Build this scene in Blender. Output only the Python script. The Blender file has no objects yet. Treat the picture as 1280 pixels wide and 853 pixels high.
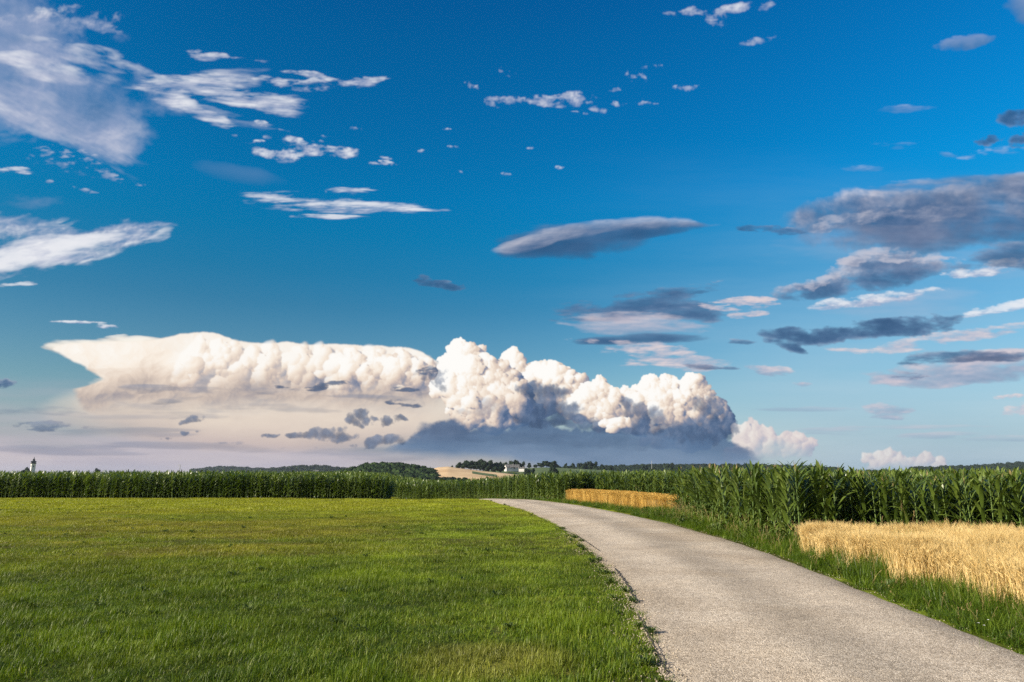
import bpy, bmesh, math, random
import numpy as np
from mathutils import Vector, Matrix, noise as mnoise

EXPO = 1.0; SKY_S = 1.7; BGS = .065
AZR = [(-50, .8), (-25, .87), (0, 1.0), (28, 1.12), (45, 1.18)]
AZR = [(a, v / 1.5) for a, v in AZR]
# ---------------------------------------------------------------- sky tile
def make_clouds(S=1.6, X0=-300.0, X1=1580.0, Y0=-200.0, Y1=600.0):
    """Procedural clouds on a tangent plane of the sky (units: milliradian-like steps of the plane)."""
    W = int((X1 - X0) * S); H = int((Y1 - Y0) * S)
    rng = np.random.default_rng(7)
    XX, YY = np.meshgrid(X0 + (np.arange(W) + .5) / S, Y0 + (np.arange(H) + .5) / S)
    XX = XX.astype(np.float32); YY = YY.astype(np.float32)
    T = 1024
    def tile(freq, octs, gain=0.5, seed=0, ridged=False, billow=False):
        r = np.random.default_rng(seed)
        out = np.zeros((T, T), np.float32); a = 1.0; tot = 0
        ii = np.arange(T)
        for o in range(octs):
            n = freq * 2 ** o
            if n > T // 2: break
            g = r.uniform(0, 2 * math.pi, (n, n)); gx = np.cos(g).astype(np.float32); gy = np.sin(g).astype(np.float32)
            t = ii * n / T; i0 = t.astype(int); f = (t - i0).astype(np.float32); i1 = (i0 + 1) % n
            u = f * f * f * (f * (f * 6 - 15) + 10)
            fx = f[None, :]; fy = f[:, None]; ux = u[None, :]; uy = u[:, None]
            def G(yi, xi, dx, dy): return gx[np.ix_(yi, xi)] * dx + gy[np.ix_(yi, xi)] * dy
            v = (G(i0, i0, fx, fy) * (1 - ux) + G(i0, i1, fx - 1, fy) * ux) * (1 - uy) + (G(i1, i0, fx, fy - 1) * (1 - ux) + G(i1, i1, fx - 1, fy - 1) * ux) * uy
            v = v * 1.5
            if ridged: v = 1 - 2 * np.abs(v) - .3
            if billow: v = 2 * np.abs(v) - .5
            out += a * v; tot += a; a *= gain
        out -= out.mean(); return out * (.34 / out.std())
    TA = tile(4, 8, .55, 1); TB = tile(4, 8, .55, 2); TR = tile(4, 7, .55, 3, ridged=True); TBL = tile(4, 7, .5, 4, billow=True); TS = tile(8, 2, .4, 5, billow=True); TQ = tile(6, 3, .45, 6)
    def samp(t, x, y):
        x = np.mod(x, T).astype(np.float32); y = np.mod(y, T).astype(np.float32)
        x0 = x.astype(np.int32) % T; y0 = y.astype(np.int32) % T; fx = x - np.floor(x); fy = y - np.floor(y); x1 = (x0 + 1) % T; y1 = (y0 + 1) % T
        return (t[y0, x0] * (1 - fx) + t[y0, x1] * fx) * (1 - fy) + (t[y1, x0] * (1 - fx) + t[y1, x1] * fx) * fy
    def ss(a, b, x):
        t = np.clip((x - a) / (b - a), 0, 1); return t * t * (3 - 2 * t)
    def lin(c):
        c = np.asarray(c, np.float32) / 255.; return np.where(c <= .04045, c / 12.92, ((c + .055) / 1.055) ** 2.4).astype(np.float32)
    def ramp(v, stops):
        p = [s[0] for s in stops]; cs = np.array([s[1] for s in stops], np.float32)
        return lin(np.stack([np.interp(v, p, cs[:, k]) for k in range(3)], -1))
    RGB = np.zeros((H, W, 3), np.float32); A = np.zeros((H, W), np.float32)   # premultiplied
    def box(x0, y0, x1, y1):
        a = max(0, int((x0 - X0) * S)); b = min(W, int((x1 - X0) * S)); c = max(0, int((y0 - Y0) * S)); d = min(H, int((y1 - Y0) * S))
        return slice(c, max(c, d)), slice(a, max(a, b))
    def over(sl, col, al):
        al = np.clip(al, 0, 1)
        RGB[sl] = RGB[sl] * (1 - al[..., None]) + col * al[..., None]; A[sl] = A[sl] * (1 - al) + al
    # ---- layered wisps: lobes = (x, y, rx, ry, tilt_deg, weight); light 0 dark .. 1 bright
    def wisp(lobes, lo=.35, hi=.9, amp=.9, sx=1.0, sy=2.4, tilt=0.0, light=.6, top=.35, contrast=.5, alpha=1.0, tex='A', pal='white', seed=0, warp=8, sharp=1.0, f=None):
        if f is None:
            rm = sorted(l[2] for l in lobes)[len(lobes) // 2]; ry_ = sorted(l[3] for l in lobes)[len(lobes) // 2]
            f = float(np.clip(210. / rm, 1.5, 16)); sy = sy * float(np.clip(.25 * rm / ry_, .75, 2.0)); warp = warp * .8
        ex = 1.6
        x0 = min(l[0] - l[2] * ex for l in lobes); x1 = max(l[0] + l[2] * ex for l in lobes)
        y0 = min(l[1] - max(l[3] * ex + l[2] * abs(math.sin(math.radians(l[4]))) * ex, 6) for l in lobes); y1 = max(l[1] + max(l[3] * ex + l[2] * abs(math.sin(math.radians(l[4]))) * ex, 6) for l in lobes)
        sl = box(x0, y0, x1, y1); X = XX[sl]; Y = YY[sl]
        if X.size == 0: return
        o = seed * 137.7
        ct, st = math.cos(math.radians(tilt)), math.sin(math.radians(tilt))
        U = (X * ct - Y * st) * f * sx; V = (X * st + Y * ct) * f * sy
        wx = samp(TA, U * .5 + o, V * .5 + 300 + o) * warp; wy = samp(TB, U * .5 + 77 + o, V * .5 + o) * warp
        m = np.zeros_like(X); hy = np.zeros_like(X); hw = np.full_like(X, 1e-4)
        for (cx, cy, rx, ry, a, w) in lobes:
            c, s_ = math.cos(math.radians(a)), math.sin(math.radians(a))
            dx = X + wx - cx; dy = Y + wy * .6 - cy
            p = (dx * c - dy * s_) / rx; q = (dx * s_ + dy * c) / ry
            g = np.clip(1 - (p * p + q * q) / 1.6, 0, 1) ** 1.2 * w
            hy += q * g ** 3; hw += g ** 3; m = 1 - (1 - m) * (1 - np.clip(g, 0, .995))
        hy = hy / hw
        t = {'A': TA, 'R': TR, 'L': TBL}[tex]
        n = samp(t, U + wx * 2 + o, V + wy * 2 + o * 1.3); n2 = samp(TB, U * 1.9 + 40 + o, V * 1.5 + 400 - o)
        d = m * 1.05 + (n * .85 + n2 * .4) * amp * np.sqrt(np.clip(m * 3, 0, 1)) - .12
        d = d + (samp(TB, U * 3.1 + o, V * 3.1) * .22 + samp(TR, U * 1.3 + 90 + o, V * 1.6) * .18) * amp
        fine = samp(TA, U * 5.3 + o, V * 4.7) * .10 * amp; dd = np.maximum(d + fine - lo, 0); wd_ = hi + .1 - lo
        al = (1 - np.exp(-2.6 * (dd / wd_) ** 1.25)) * np.clip(m * 4, 0, 1) ** .8; core = np.clip(dd / wd_ - .55, 0, 1.2)
        al = al ** sharp
        # light: upper-left lit edges
        e = 2.2
        nb = samp(t, U + wx * 2 + o + e * 3 * sx, V + wy * 2 + o * 1.3 + e * 2.5 * sy)
        L = light + (.12 - core * .42 if pal == 'dark' else core * .22 * (light > .55)) - top * hy + contrast * (n2 * .45) + contrast * .8 * (n - nb)
        if pal == 'white': st_ = [(-.1, (92, 124, 165)), (.2, (124, 148, 186)), (.45, (150, 165, 198)), (.7, (193, 197, 216)), (1.0, (240, 240, 244))]
        elif pal == 'dark': st_ = [(-.2, (52, 84, 124)), (.15, (68, 98, 138)), (.4, (92, 115, 152)), (.65, (136, 146, 172)), (1.0, (206, 203, 214))]
        elif pal == 'pink': st_ = [(-.1, (130, 150, 180)), (.3, (160, 172, 196)), (.6, (196, 190, 204)), (1.0, (232, 214, 214))]
        elif pal == 'slate': st_ = [(0, (62, 82, 112)), (.5, (88, 110, 142)), (1, (128, 142, 168))]
        elif pal == 'cream': st_ = [(0, (160, 150, 156)), (.35, (206, 186, 176)), (.7, (238, 220, 202)), (1, (255, 248, 236))]
        over(sl, ramp(L, st_), al * alpha)
    # ---- fractal cumulus from puffs on puffs
    def cumulus(macro, seed, sun=(-.66, -.42, .62), levels=2, pal=None, grad=.16, k1=26, k2=11, edge=1.4, shade=1.0, warp=3.2, fadey=None, alpha=1.0, amb=0.0, micro=.35, flat=0.0):
        r = np.random.default_rng(seed)
        x0 = min(m[0] - m[2] * 1.4 for m in macro) - 8; x1 = max(m[0] + m[2] * 1.4 for m in macro) + 8; y0 = min(m[1] - m[2] * 1.4 for m in macro) - 8; y1 = max(m[1] + m[2] * 1.4 for m in macro) + 8
        sl = box(x0, y0, x1, y1); X = XX[sl]; Y = YY[sl]; h, w = X.shape
        ox, oy = X[0, 0], Y[0, 0]
        D = np.full((h, w), -1e6, np.float32); N = np.zeros((h, w, 3), np.float32); C = np.zeros((h, w), np.float32)
        def splat(cx, cy, cz, rad, cen, tint):
            a = max(0, int((cx - rad - ox) * S)); b = min(w, int((cx + rad - ox) * S) + 2); c = max(0, int((cy - rad - oy) * S)); d = min(h, int((cy + rad - oy) * S) + 2)
            if a >= b or c >= d: return
            dx = (X[c:d, a:b] - cx) / rad; dy = (Y[c:d, a:b] - cy) / rad; q = 1 - dx * dx - dy * dy
            ok = q > 0
            z = np.sqrt(np.maximum(q, 0)); dep = cz + rad * z
            ok &= dep > D[c:d, a:b]
            if not ok.any(): return
            px, py, pz = X[c:d, a:b], Y[c:d, a:b], dep
            n = np.stack([dx, dy, z], -1) * .42
            for (ax, ay, az, ar, wt) in cen:
                v = np.stack([(px - ax), (py - ay), (pz - az)], -1) / ar
                n = n + v * wt
            D[c:d, a:b] = np.where(ok, dep, D[c:d, a:b]); N[c:d, a:b] = np.where(ok[..., None], n, N[c:d, a:b]); C[c:d, a:b] = np.where(ok, tint, C[c:d, a:b])
        def rdir(up=.35):
            while True:
                v = r.normal(size=3); v /= np.linalg.norm(v)
                if v[2] > -.25 and v[1] < .75: return v
        for (mx, my, mr, mz, tint) in macro:
            splat(mx, my, mz, mr, [(mx, my, mz, mr, .5)], tint)
            for i in range(k1):
                v = rdir(); r1 = mr * (.16 + .46 * r.uniform(0, 1) ** 1.3); c1 = np.array([mx, my, mz]) + v * mr * r.uniform(.72, .98)
                t1 = tint + r.normal() * .04
                splat(*c1, r1, [(mx, my, mz, mr, .45)], t1)
                if r1 < 1.6: continue
                for j in range(k2):
                    v2 = rdir(); r2 = r1 * (.16 + .42 * r.uniform(0, 1) ** 1.4); c2 = c1 + v2 * r1 * r.uniform(.75, 1.)
                    splat(*c2, r2, [(mx, my, mz, mr, .35), (*c1, r1, .3)], t1)
                    if levels > 2 and r2 > 3:
                        for q in range(6):
                            v3 = rdir(); r3 = r2 * r.uniform(.3, .5); c3 = c2 + v3 * r2 * .9
                            splat(*c3, r3, [(mx, my, mz, mr, .3), (*c1, r1, .25)], t1)
        # warp by turbulence
        gx = (X - ox) * S; gy = (Y - oy) * S
        o = seed * 61.3
        wx = (samp(TA, X * 6 + o, Y * 6) * warp + samp(TB, X * 16, Y * 16 + o) * warp * .5) * S; wy = (samp(TB, X * 6, Y * 6 + o) * warp + samp(TA, X * 16 + o, Y * 16) * warp * .5) * S
        ix = np.clip(gx + wx, 0, w - 1); iy = np.clip(gy + wy, 0, h - 1); ixi = ix.astype(np.int32); iyi = iy.astype(np.int32)
        D = D[iyi, ixi]; N = N[iyi, ixi]; C = C[iyi, ixi]
        cov = (D > -1e5).astype(np.float32); ylo = min(m_[1] - m_[2] for m_ in macro); yhi = max(m_[1] + m_[2] for m_ in macro)
        Df = np.where(cov > 0, D, -1e4)
        def blur(a, k):
            for _ in range(2):
                for ax in (0, 1):
                    p = np.concatenate([np.repeat(np.take(a, [0], ax), k, ax), a, np.repeat(np.take(a, [-1], ax), k + 1, ax)], ax)
                    cs = np.cumsum(p, ax, dtype=np.float64)
                    n_ = a.shape[ax]
                    a = ((np.take(cs, range(2 * k + 0, 2 * k + n_), ax) - np.take(cs, range(0, n_), ax)) / (2 * k)).astype(np.float32)
            return a
        N /= np.maximum(np.linalg.norm(N, axis=-1, keepdims=True), 1e-5)
        k_ = max(1, int(2.6 * S)); wt_ = np.maximum(blur(cov, k_), 1e-3)
        N2 = np.stack([blur(N[..., c] * cov, k_) / wt_ for c in range(3)], -1); N2 /= np.maximum(np.linalg.norm(N2, axis=-1, keepdims=True), 1e-5)
        # micro bumps
        bn = samp(TBL, X * 9 + o, Y * 9); e = 1.2
        bx = samp(TBL, (X + e) * 9 + o, Y * 9) - bn; by = samp(TBL, X * 9 + o, (Y + e) * 9) - bn
        N[..., 0] -= bx * micro * 2; N[..., 1] -= by * micro * 2
        N /= np.maximum(np.linalg.norm(N, axis=-1, keepdims=True), 1e-5)
        s = np.array(sun); s = s / np.linalg.norm(s)
        lam = N @ s.astype(np.float32)
        sh = np.zeros_like(D)
        for t in (3, 5, 8, 12, 17, 24, 32, 42):
            dx = int(round(s[0] * t * S)); dy = int(round(s[1] * t * S))
            R = np.roll(np.roll(Df, -dy, 0), -dx, 1)
            sh = np.maximum(sh, ss(.5, 5 + t * .25, R - (D + t * s[2])))
        ao = np.clip((blur(np.where(cov > 0, D, D[cov > 0].min()), int(6 * S)) - D) / 14, -1, 1)
        lam = lam * .5 + .5 * (N2 @ s.astype(np.float32))
        L = .16 + .8 * np.clip(lam * .75 + .25, 0, 1) - grad * ss(ylo, yhi, Y)
        L = L * (1 - .62 * sh * shade) - .16 * np.clip(ao, 0, 1) + .05 * np.clip(-ao, 0, 1) + C + amb
        if flat: L = L * (1 - flat) + flat * .5
        P = pal or [(-.1, (62, 90, 128)), (.12, (92, 112, 146)), (.3, (138, 144, 164)), (.43, (188, 174, 172)), (.56, (226, 206, 190)), (.7, (248, 234, 218)), (.86, (255, 253, 249))]
        al = blur(cov, max(1, int(edge * S / 2)))
        al = ss(.10, .95, al + samp(TB, X * 3.5 + o, Y * 3.5) * .22 * np.clip(4 * al * (1 - al), 0, 1))
        col = ramp(L, P)
        k_ = 1; wc = np.maximum(blur(cov, k_), 1e-3); cb = np.stack([blur(col[..., c] * cov, k_) / wc for c in range(3)], -1)
        k2_ = int(3 * S + edge * S); w2 = np.maximum(blur(cov, k2_), 1e-4); c2_ = np.stack([blur(col[..., c] * cov, k2_) / w2 for c in range(3)], -1); cb = np.where((wc > .35)[..., None], cb, c2_)
        col = np.where(((al > .98) & (cov > .5))[..., None], col * .55 + cb * .45, cb)
        if fadey: al = al * (1 - ss(fadey[0], fadey[1], Y + samp(TA, X * 2, Y * 4 + o) * 18))
        over(sl, col, al * alpha)
    # --------------------------------------------------------- horizon veils (behind everything)
    m = ss(330, 560, YY) * (1 - ss(-0, 1500, XX) * .55)
    n = samp(TA, XX * .7, YY * 6)
    over((slice(0, H), slice(0, W)), ramp(n * .4 + .5 + (YY - 560) / 300, [(0, (160, 160, 180)), (.5, (188, 180, 192)), (1, (212, 200, 202))]), ss(458, 580, YY + n * 24) * (1 - ss(350, 900, XX)) * .93)
    over((slice(0, H), slice(0, W)), ramp(n * .5 + .5, [(0, (150, 168, 190)), (1, (186, 198, 210))]), ss(400, 600, YY + n * 16) * ss(700, 1100, XX) * .75)
    over((slice(0, H), slice(0, W)), ramp(n * .3 + .5, [(0, (140, 184, 212)), (1, (166, 200, 220))]), ss(170, 470, YY + n * 30) * ss(620, 1180, XX + n * 60) * .42)
    # --------------------------------------------------------- upper wisps
    W_ = wisp
    W_([(-30, 100, 150, 58, -10, .95), (50, 115, 120, 44, -18, .9), (110, 150, 95, 34, -30, .9), (60, 60, 90, 26, 4, .7), (-30, 30, 130, 34, 0, .7), (120, 112, 110, 24, -6, .7), (165, 112, 80, 24, -8, .75)], lo=.0, hi=1.25, amp=.95, sx=.75, sy=1.5, light=.40, top=.0, contrast=.75, alpha=.93, seed=1, warp=26, tilt=-18)
    W_([(90, 165, 90, 26, -32, .8), (30, 130, 110, 24, -20, .8)], lo=.1, hi=1.4, amp=1., sx=.7, sy=2.2, light=.56, top=.0, contrast=.6, alpha=.7, seed=101, warp=18, tilt=-26)
    W_([(110, 70, 74, 12, -16, 1.), (20, 74, 46, 9, 0, .9), (60, 90, 80, 12, -8, .6)], lo=.05, hi=1.3, light=.82, top=.2, contrast=.4, seed=2, sx=.7, sy=1.5, warp=14, alpha=.85, tilt=-14)
    W_([(100, 26, 56, 13, 0, .9), (20, 22, 80, 12, 3, .8), (140, 38, 26, 9, -20, .9), (110, 12, 40, 7, -10, .6)], lo=.2, hi=1.3, light=.55, top=.25, contrast=.7, seed=3, sx=1.4, sy=1.8, warp=12, alpha=.8)
    W_([(250, 106, 78, 11, 4, 1.), (208, 118, 34, 16, -20, 1.), (300, 122, 70, 9, -6, .9), (250, 138, 50, 9, -26, .8), (330, 134, 36, 6, -10, .7)], lo=-.05, hi=1.80, amp=1.15, light=.84, top=.15, contrast=.45, seed=4, sx=.7, sy=2.4, warp=14, alpha=.97, tilt=-4)
    W_([(240, 100, 90, 9, 6, .7), (280, 145, 60, 7, -14, .6)], lo=.2, hi=1.4, light=.6, seed=104, sx=.8, sy=3, warp=12, alpha=.6, tilt=-4)
    W_([(430, 104, 60, 8, 2, 1.), (365, 106, 50, 8, -8, .8), (383, 92, 26, 4, -10, .8)], lo=.08, hi=1.50, amp=1.15, light=.76, top=.2, contrast=.5, seed=5, sx=1.4, sy=2.6, warp=12, alpha=.8)
    W_([(258, 69, 28, 6, -4, 1.), (305, 75, 36, 2.5, -7, .8)], lo=.3, hi=1.05, light=.7, top=.2, contrast=.3, seed=6, warp=6, alpha=.7)
    W_([(400, 186, 44, 8, -10, 1.), (350, 193, 32, 7, -6, .9), (374, 180, 20, 5, -18, .7), (424, 190, 22, 5, 4, .8)], lo=.05, hi=1.40, amp=1.15, light=.76, top=.2, contrast=.5, seed=7, sx=1.3, sy=2.2, warp=10, alpha=.85)
    W_([(478, 204, 20, 2.6, -3, 1.), (480, 199, 11, 2, 0, .9), (316, 177, 12, 3, 0, .8), (323, 155, 16, 3.5, -4, .8)], lo=.3, hi=.9, light=.7, seed=8, warp=4, alpha=.7)
    W_([(450, 258, 82, 9, -3, 1.), (360, 254, 60, 10, -6, .55), (405, 273, 50, 4, 0, .8), (440, 240, 30, 4, 2, .6), (520, 263, 40, 3, -2, .7)], lo=.1, hi=1.50, amp=1.15, light=.8, top=.2, contrast=.45, seed=9, sx=.8, sy=3, warp=10, alpha=.88)
    W_([(300, 216, 60, 13, -12, .9)], lo=.1, hi=1.5, amp=.3, light=.2, contrast=.1, seed=10, warp=8, alpha=.35, sx=.4, sy=.6)
    W_([(30, 292, 110, 22, -4, .8), (150, 290, 66, 18, 6, .85), (190, 292, 34, 15, 16, .9), (80, 312, 110, 16, 8, .8), (-40, 340, 80, 12, 4, .7)], lo=.05, hi=1.5, amp=.95, light=.62, top=0, contrast=.7, seed=11, sx=.9, sy=2.0, warp=22, tex='R', alpha=.82, tilt=8)
    W_([(40, 318, 100, 16, 10, 1.), (-20, 328, 90, 14, 2, 1.), (110, 306, 60, 9, 14, .8), (190, 294, 26, 7, 20, .7)], lo=.1, hi=1.25, amp=.9, light=.92, top=.05, contrast=.35, seed=12, sx=.8, sy=2.0, warp=18, alpha=.95, tilt=8)
    W_([(20, 355, 32, 3, 6, 1.), (8, 212, 34, 4, -4, 1.)], lo=.3, hi=1.1, light=.85, seed=13, warp=8, alpha=.75)
    W_([(106, 237, 17, 3.4, -14, 1.), (60, 226, 7, 3, -10, .8), (140, 222, 16, 5, -20, .7), (90, 200, 60, 20, -8, .35), (180, 232, 8, 3, 0, .6)], lo=.25, hi=.9, light=.5, seed=14, warp=6, alpha=.6)
    W_([(5, 40, 90, 20, 0, .6), (30, 180, 90, 16, -10, .5), (60, 250, 100, 14, 0, .35)], lo=.2, hi=1.2, light=.3, seed=15, warp=16, alpha=.5, sx=.6, sy=1.4)
    W_([(675, 127, 62, 8, 3, 1.), (640, 125, 34, 4, -3, .9), (745, 133, 18, 5, -18, .8), (706, 124, 24, 9, 8, .9)], lo=.1, hi=1.45, amp=1.15, light=.66, top=.1, contrast=.5, seed=16, sx=1.5, sy=2.2, warp=9, alpha=.8)
    W_([(590, 107, 9, 4, -15, 1.), (631, 89, 14, 5, -18, .6), (722, 143, 12, 2, 0, .8), (806, 128, 18, 3, -4, .7), (857, 110, 18, 4, 3, .9), (772, 128, 12, 4, -20, .7), (820, 83, 20, 3, 0, .6), (795, 96, 18, 8, -20, .5), (770, 113, 8, 2, 0, .7)], lo=.33, hi=.95, light=.6, seed=17, sx=1.3, sy=2, warp=8, alpha=.5)
    W_([(930, 9, 34, 7, 5, .85), (885, 14, 44, 6, 5, .7), (898, 24, 12, 12, -40, .5), (950, 50, 20, 4, 10, .7)], lo=.08, hi=1.45, amp=1.15, light=.7, top=.1, contrast=.4, seed=18, sx=1.3, sy=1.7, warp=11, alpha=.8)
    for k in range(7):
        x = rng.uniform(520, 700); y = rng.uniform(150, 225)
        W_([(x, y, rng.uniform(4, 8), rng.uniform(1.5, 2.4), 0, 1.)], lo=.3, hi=1., light=.7, seed=30 + k, warp=2, alpha=.5, sx=2)
    for k in range(10):
        x = rng.uniform(280, 480); y = rng.normal(165, 55)
        W_([(x, y, rng.uniform(3, 9), rng.uniform(1.4, 2.6), -5, 1.)], lo=.3, hi=1.3, light=.6, seed=60 + k, warp=3, alpha=.4, sx=1.4)
    W_([(1200, 54, 36, 9, 12, .9), (1222, 50, 20, 7, 10, .8)], lo=.12, hi=.75, amp=.5, light=.18, contrast=.25, seed=19, warp=7, alpha=.72, sx=1, sy=1.5)
    W_([(1300, 12, 50, 28, -20, 1.), (1400, 10, 120, 40, 0, 1.)], lo=.15, hi=.8, amp=.6, light=.2, contrast=.3, seed=20, warp=10, alpha=.8)
    W_([(1130, 136, 40, 4, 1, 1.), (1075, 211, 30, 5, 4, .7), (1120, 182, 34, 4, 0, .4), (1185, 193, 12, 4, -10, .8)], lo=.1, hi=1.2, amp=.5, light=.4, seed=21, warp=5, alpha=.4)
    W_([(1272, 148, 26, 13, 0, 1.), (1238, 178, 18, 6, 8, .8), (1290, 172, 26, 10, 20, 1.), (1360, 160, 80, 26, 0, 1.)], lo=.2, hi=.8, light=.25, top=-.1, pal='dark', seed=22, warp=9, alpha=.85)
    W_([(1240, 192, 50, 8, 8, .8)], lo=.2, hi=1.2, light=.6, seed=23, warp=9, alpha=.45)
    # lens cloud, centre
    W_([(720, 305, 92, 26, 6, 1.), (800, 290, 80, 10, 4, .9), (680, 315, 60, 15, -4, .9)], lo=.05, hi=.95, amp=.6, sx=.7, sy=1.4, light=.0, top=.32, contrast=.5, pal='dark', seed=24, warp=18, alpha=.9, tilt=3)
    W_([(765, 283, 90, 8, 5, 1.), (850, 278, 46, 4, -1, .9), (665, 306, 42, 9, 14, 1.), (712, 293, 52, 9, 8, .8)], lo=.0, hi=.9, amp=.4, sx=.5, sy=1.2, light=.66, top=.3, contrast=.6, pal='dark', seed=25, warp=12, alpha=.75, tilt=4)
    W_([(548, 355, 34, 7, -10, 1.)], lo=.15, hi=.8, light=.2, top=.15, pal='dark', seed=26, warp=7, alpha=.8)
    # big right bank
    W_([(1150, 275, 150, 38, 4, 1.), (1270, 262, 130, 42, 6, 1.), (1080, 262, 70, 24, 2, 1.), (1400, 260, 160, 50, 0, 1.)], lo=.08, hi=1.0, amp=.85, sx=1.2, sy=2.0, light=.42, top=.34, contrast=1.0, pal='dark', seed=27, warp=24, alpha=.97, tex='A')
    W_([(1085, 268, 66, 13, 4, 1.), (1160, 262, 60, 12, 8, .8), (1040, 280, 40, 8, 14, .8)], lo=.2, hi=1.2, amp=.9, sx=1.2, sy=2, light=.6, top=.2, contrast=.9, pal='dark', seed=28, warp=20, alpha=.6)
    W_([(1200, 225, 110, 9, 4, .7), (1270, 222, 50, 8, 6, .8)], lo=.15, hi=1.1, light=.5, pal='dark', seed=29, warp=12, alpha=.6)
    W_([(950, 283, 34, 6, -4, .8), (985, 290, 40, 6, 6, .7)], lo=.25, hi=.9, light=.2, pal='dark', seed=31, warp=8, alpha=.75)
    W_([(1080, 345, 80, 22, 10, 1.), (1010, 360, 46, 14, 10, .9), (1140, 330, 60, 14, 0, .9), (1100, 325, 50, 14, 4, .9)], lo=.15, hi=.8, amp=.7, sx=1.1, sy=2, light=.5, top=.5, contrast=.6, pal='dark', seed=32, warp=12, alpha=.92)
    W_([(1075, 325, 42, 7, 12, 1.), (1150, 325, 50, 5, 0, .9), (1030, 350, 34, 7, 18, .8)], lo=.25, hi=1.1, light=.9, top=.2, contrast=.4, pal='dark', seed=33, sx=1.2, sy=2, warp=10, alpha=.85)
    W_([(1120, 370, 62, 8, 10, 1.), (1060, 378, 50, 6, 6, .9), (1215, 340, 48, 6, 6, .9), (1260, 330, 40, 10, 8, .8)], lo=.22, hi=1.0, light=.85, top=.3, contrast=.5, pal='white', seed=34, sx=1.2, sy=2.2, warp=9, alpha=.9)
    W_([(1250, 318, 70, 14, 6, .9), (1340, 320, 90, 18, 0, .9)], lo=.2, hi=.9, light=.3, pal='dark', seed=35, warp=10, alpha=.85)
    W_([(1120, 300, 170, 30, 6, .6), (1230, 330, 120, 26, 4, .6), (1150, 390, 160, 26, 2, .5)], lo=.05, hi=1.7, amp=.8, sx=.6, sy=2.2, light=.45, contrast=.5, pal='pink', seed=111, warp=24, alpha=.3)
    W_([(1230, 240, 150, 22, 5, .9), (1180, 290, 150, 24, 3, .9), (1290, 285, 100, 26, 0, .9)], lo=.05, hi=1.1, amp=.8, sx=.7, sy=1.7, light=.22, top=.2, contrast=.9, pal='dark', seed=112, warp=26, alpha=.6)
    # mid right bands
    W_([(800, 385, 92, 16, 2, 1.), (745, 392, 60, 8, 4, .8), (860, 392, 50, 10, -4, .8)], lo=.18, hi=.85, amp=.65, sx=.9, sy=2.4, light=.3, top=-.15, contrast=.5, pal='dark', seed=36, warp=12, alpha=.9)
    W_([(800, 405, 100, 13, 0, .8), (770, 410, 60, 8, 0, .7)], lo=.2, hi=1.2, amp=.8, sx=1, sy=3, light=.55, contrast=.5, pal='pink', seed=37, warp=12, alpha=.75)
    W_([(800, 424, 76, 8, 1, 1.), (760, 427, 40, 5, 0, .9)], lo=.15, hi=.65, amp=.4, light=.12, top=.1, contrast=.25, pal='dark', seed=38, warp=6, alpha=.92, sx=.6, sy=1.6)
    W_([(830, 445, 76, 13, -6, .9), (840, 457, 60, 7, -3, .9), (770, 432, 60, 6, -6, .7)], lo=.2, hi=1.05, amp=.9, sx=1.1, sy=3, light=.68, top=.1, contrast=.5, pal='pink', seed=39, warp=11, alpha=.85)
    W_([(890, 460, 34, 4, -4, 1.), (930, 428, 26, 5, 0, 1.)], lo=.2, hi=.9, light=.3, pal='dark', seed=40, warp=6, alpha=.75)
    W_([(935, 378, 38, 6, -3, 1.), (930, 392, 26, 5, 3, .9), (905, 384, 40, 4, 0, .6)], lo=.22, hi=1.0, light=.75, top=.3, contrast=.4, pal='pink', seed=41, warp=8, alpha=.9)
    W_([(850, 363, 42, 6, 3, .9), (900, 355, 34, 4, 10, .6)], lo=.2, hi=1.0, light=.25, pal='dark', seed=42, warp=8, alpha=.6)
    W_([(1070, 414, 92, 14, 6, 1.), (990, 418, 40, 13, -6, .9), (1130, 408, 60, 12, 4, .9), (985, 436, 30, 6, -16, .8), (1150, 400, 50, 7, 2, .9)], lo=.2, hi=.72, amp=.7, sx=1, sy=2.4, light=.2, top=-.1, contrast=.5, pal='dark', seed=43, warp=12, alpha=.94)
    W_([(1160, 428, 80, 7, 6, .9), (1230, 415, 60, 8, 8, .9), (1260, 440, 60, 6, 4, .7), (1100, 438, 70, 4, 0, .6)], lo=.25, hi=1.1, light=.75, top=.3, contrast=.5, pal='pink', seed=44, sx=1.3, sy=2.6, warp=9, alpha=.85)
    W_([(1250, 386, 50, 8, 12, .9), (1230, 390, 26, 4, 8, .9), (1310, 378, 50, 9, 6, 1.)], lo=.25, hi=1.0, light=.9, top=.3, contrast=.5, pal='white', seed=45, warp=8, alpha=.88)
    W_([(1190, 462, 100, 16, 4, 1.), (1150, 475, 60, 8, 2, .9), (1260, 455, 70, 18, 4, 1.), (1380, 450, 110, 20, 2, 1.)], lo=.18, hi=.8, amp=.8, sx=1, sy=2.8, light=.42, top=.25, contrast=.7, pal='pink', seed=46, warp=12, alpha=.92)
    W_([(1180, 448, 70, 8, 2, 1.), (1245, 444, 60, 8, 0, .9), (1120, 468, 40, 5, 0, .7)], lo=.2, hi=.8, light=.22, pal='dark', seed=47, warp=10, alpha=.85, sx=1, sy=2.4)
    W_([(968, 464, 36, 6, -3, 1.), (1005, 480, 20, 4, 0, .5)], lo=.2, hi=1., light=.5, top=.4, contrast=.6, pal='pink', seed=48, warp=7, alpha=.8)
    W_([(1105, 512, 40, 8, 4, .9), (1120, 520, 40, 4, 0, .7)], lo=.2, hi=1., light=.4, pal='pink', seed=49, warp=8, alpha=.75, sy=3)
    W_([(1262, 498, 20, 4, 6, .8), (1272, 512, 24, 7, 6, .8)], lo=.25, hi=1., light=.8, top=.2, pal='pink', seed=50, warp=7, alpha=.8)
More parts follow.
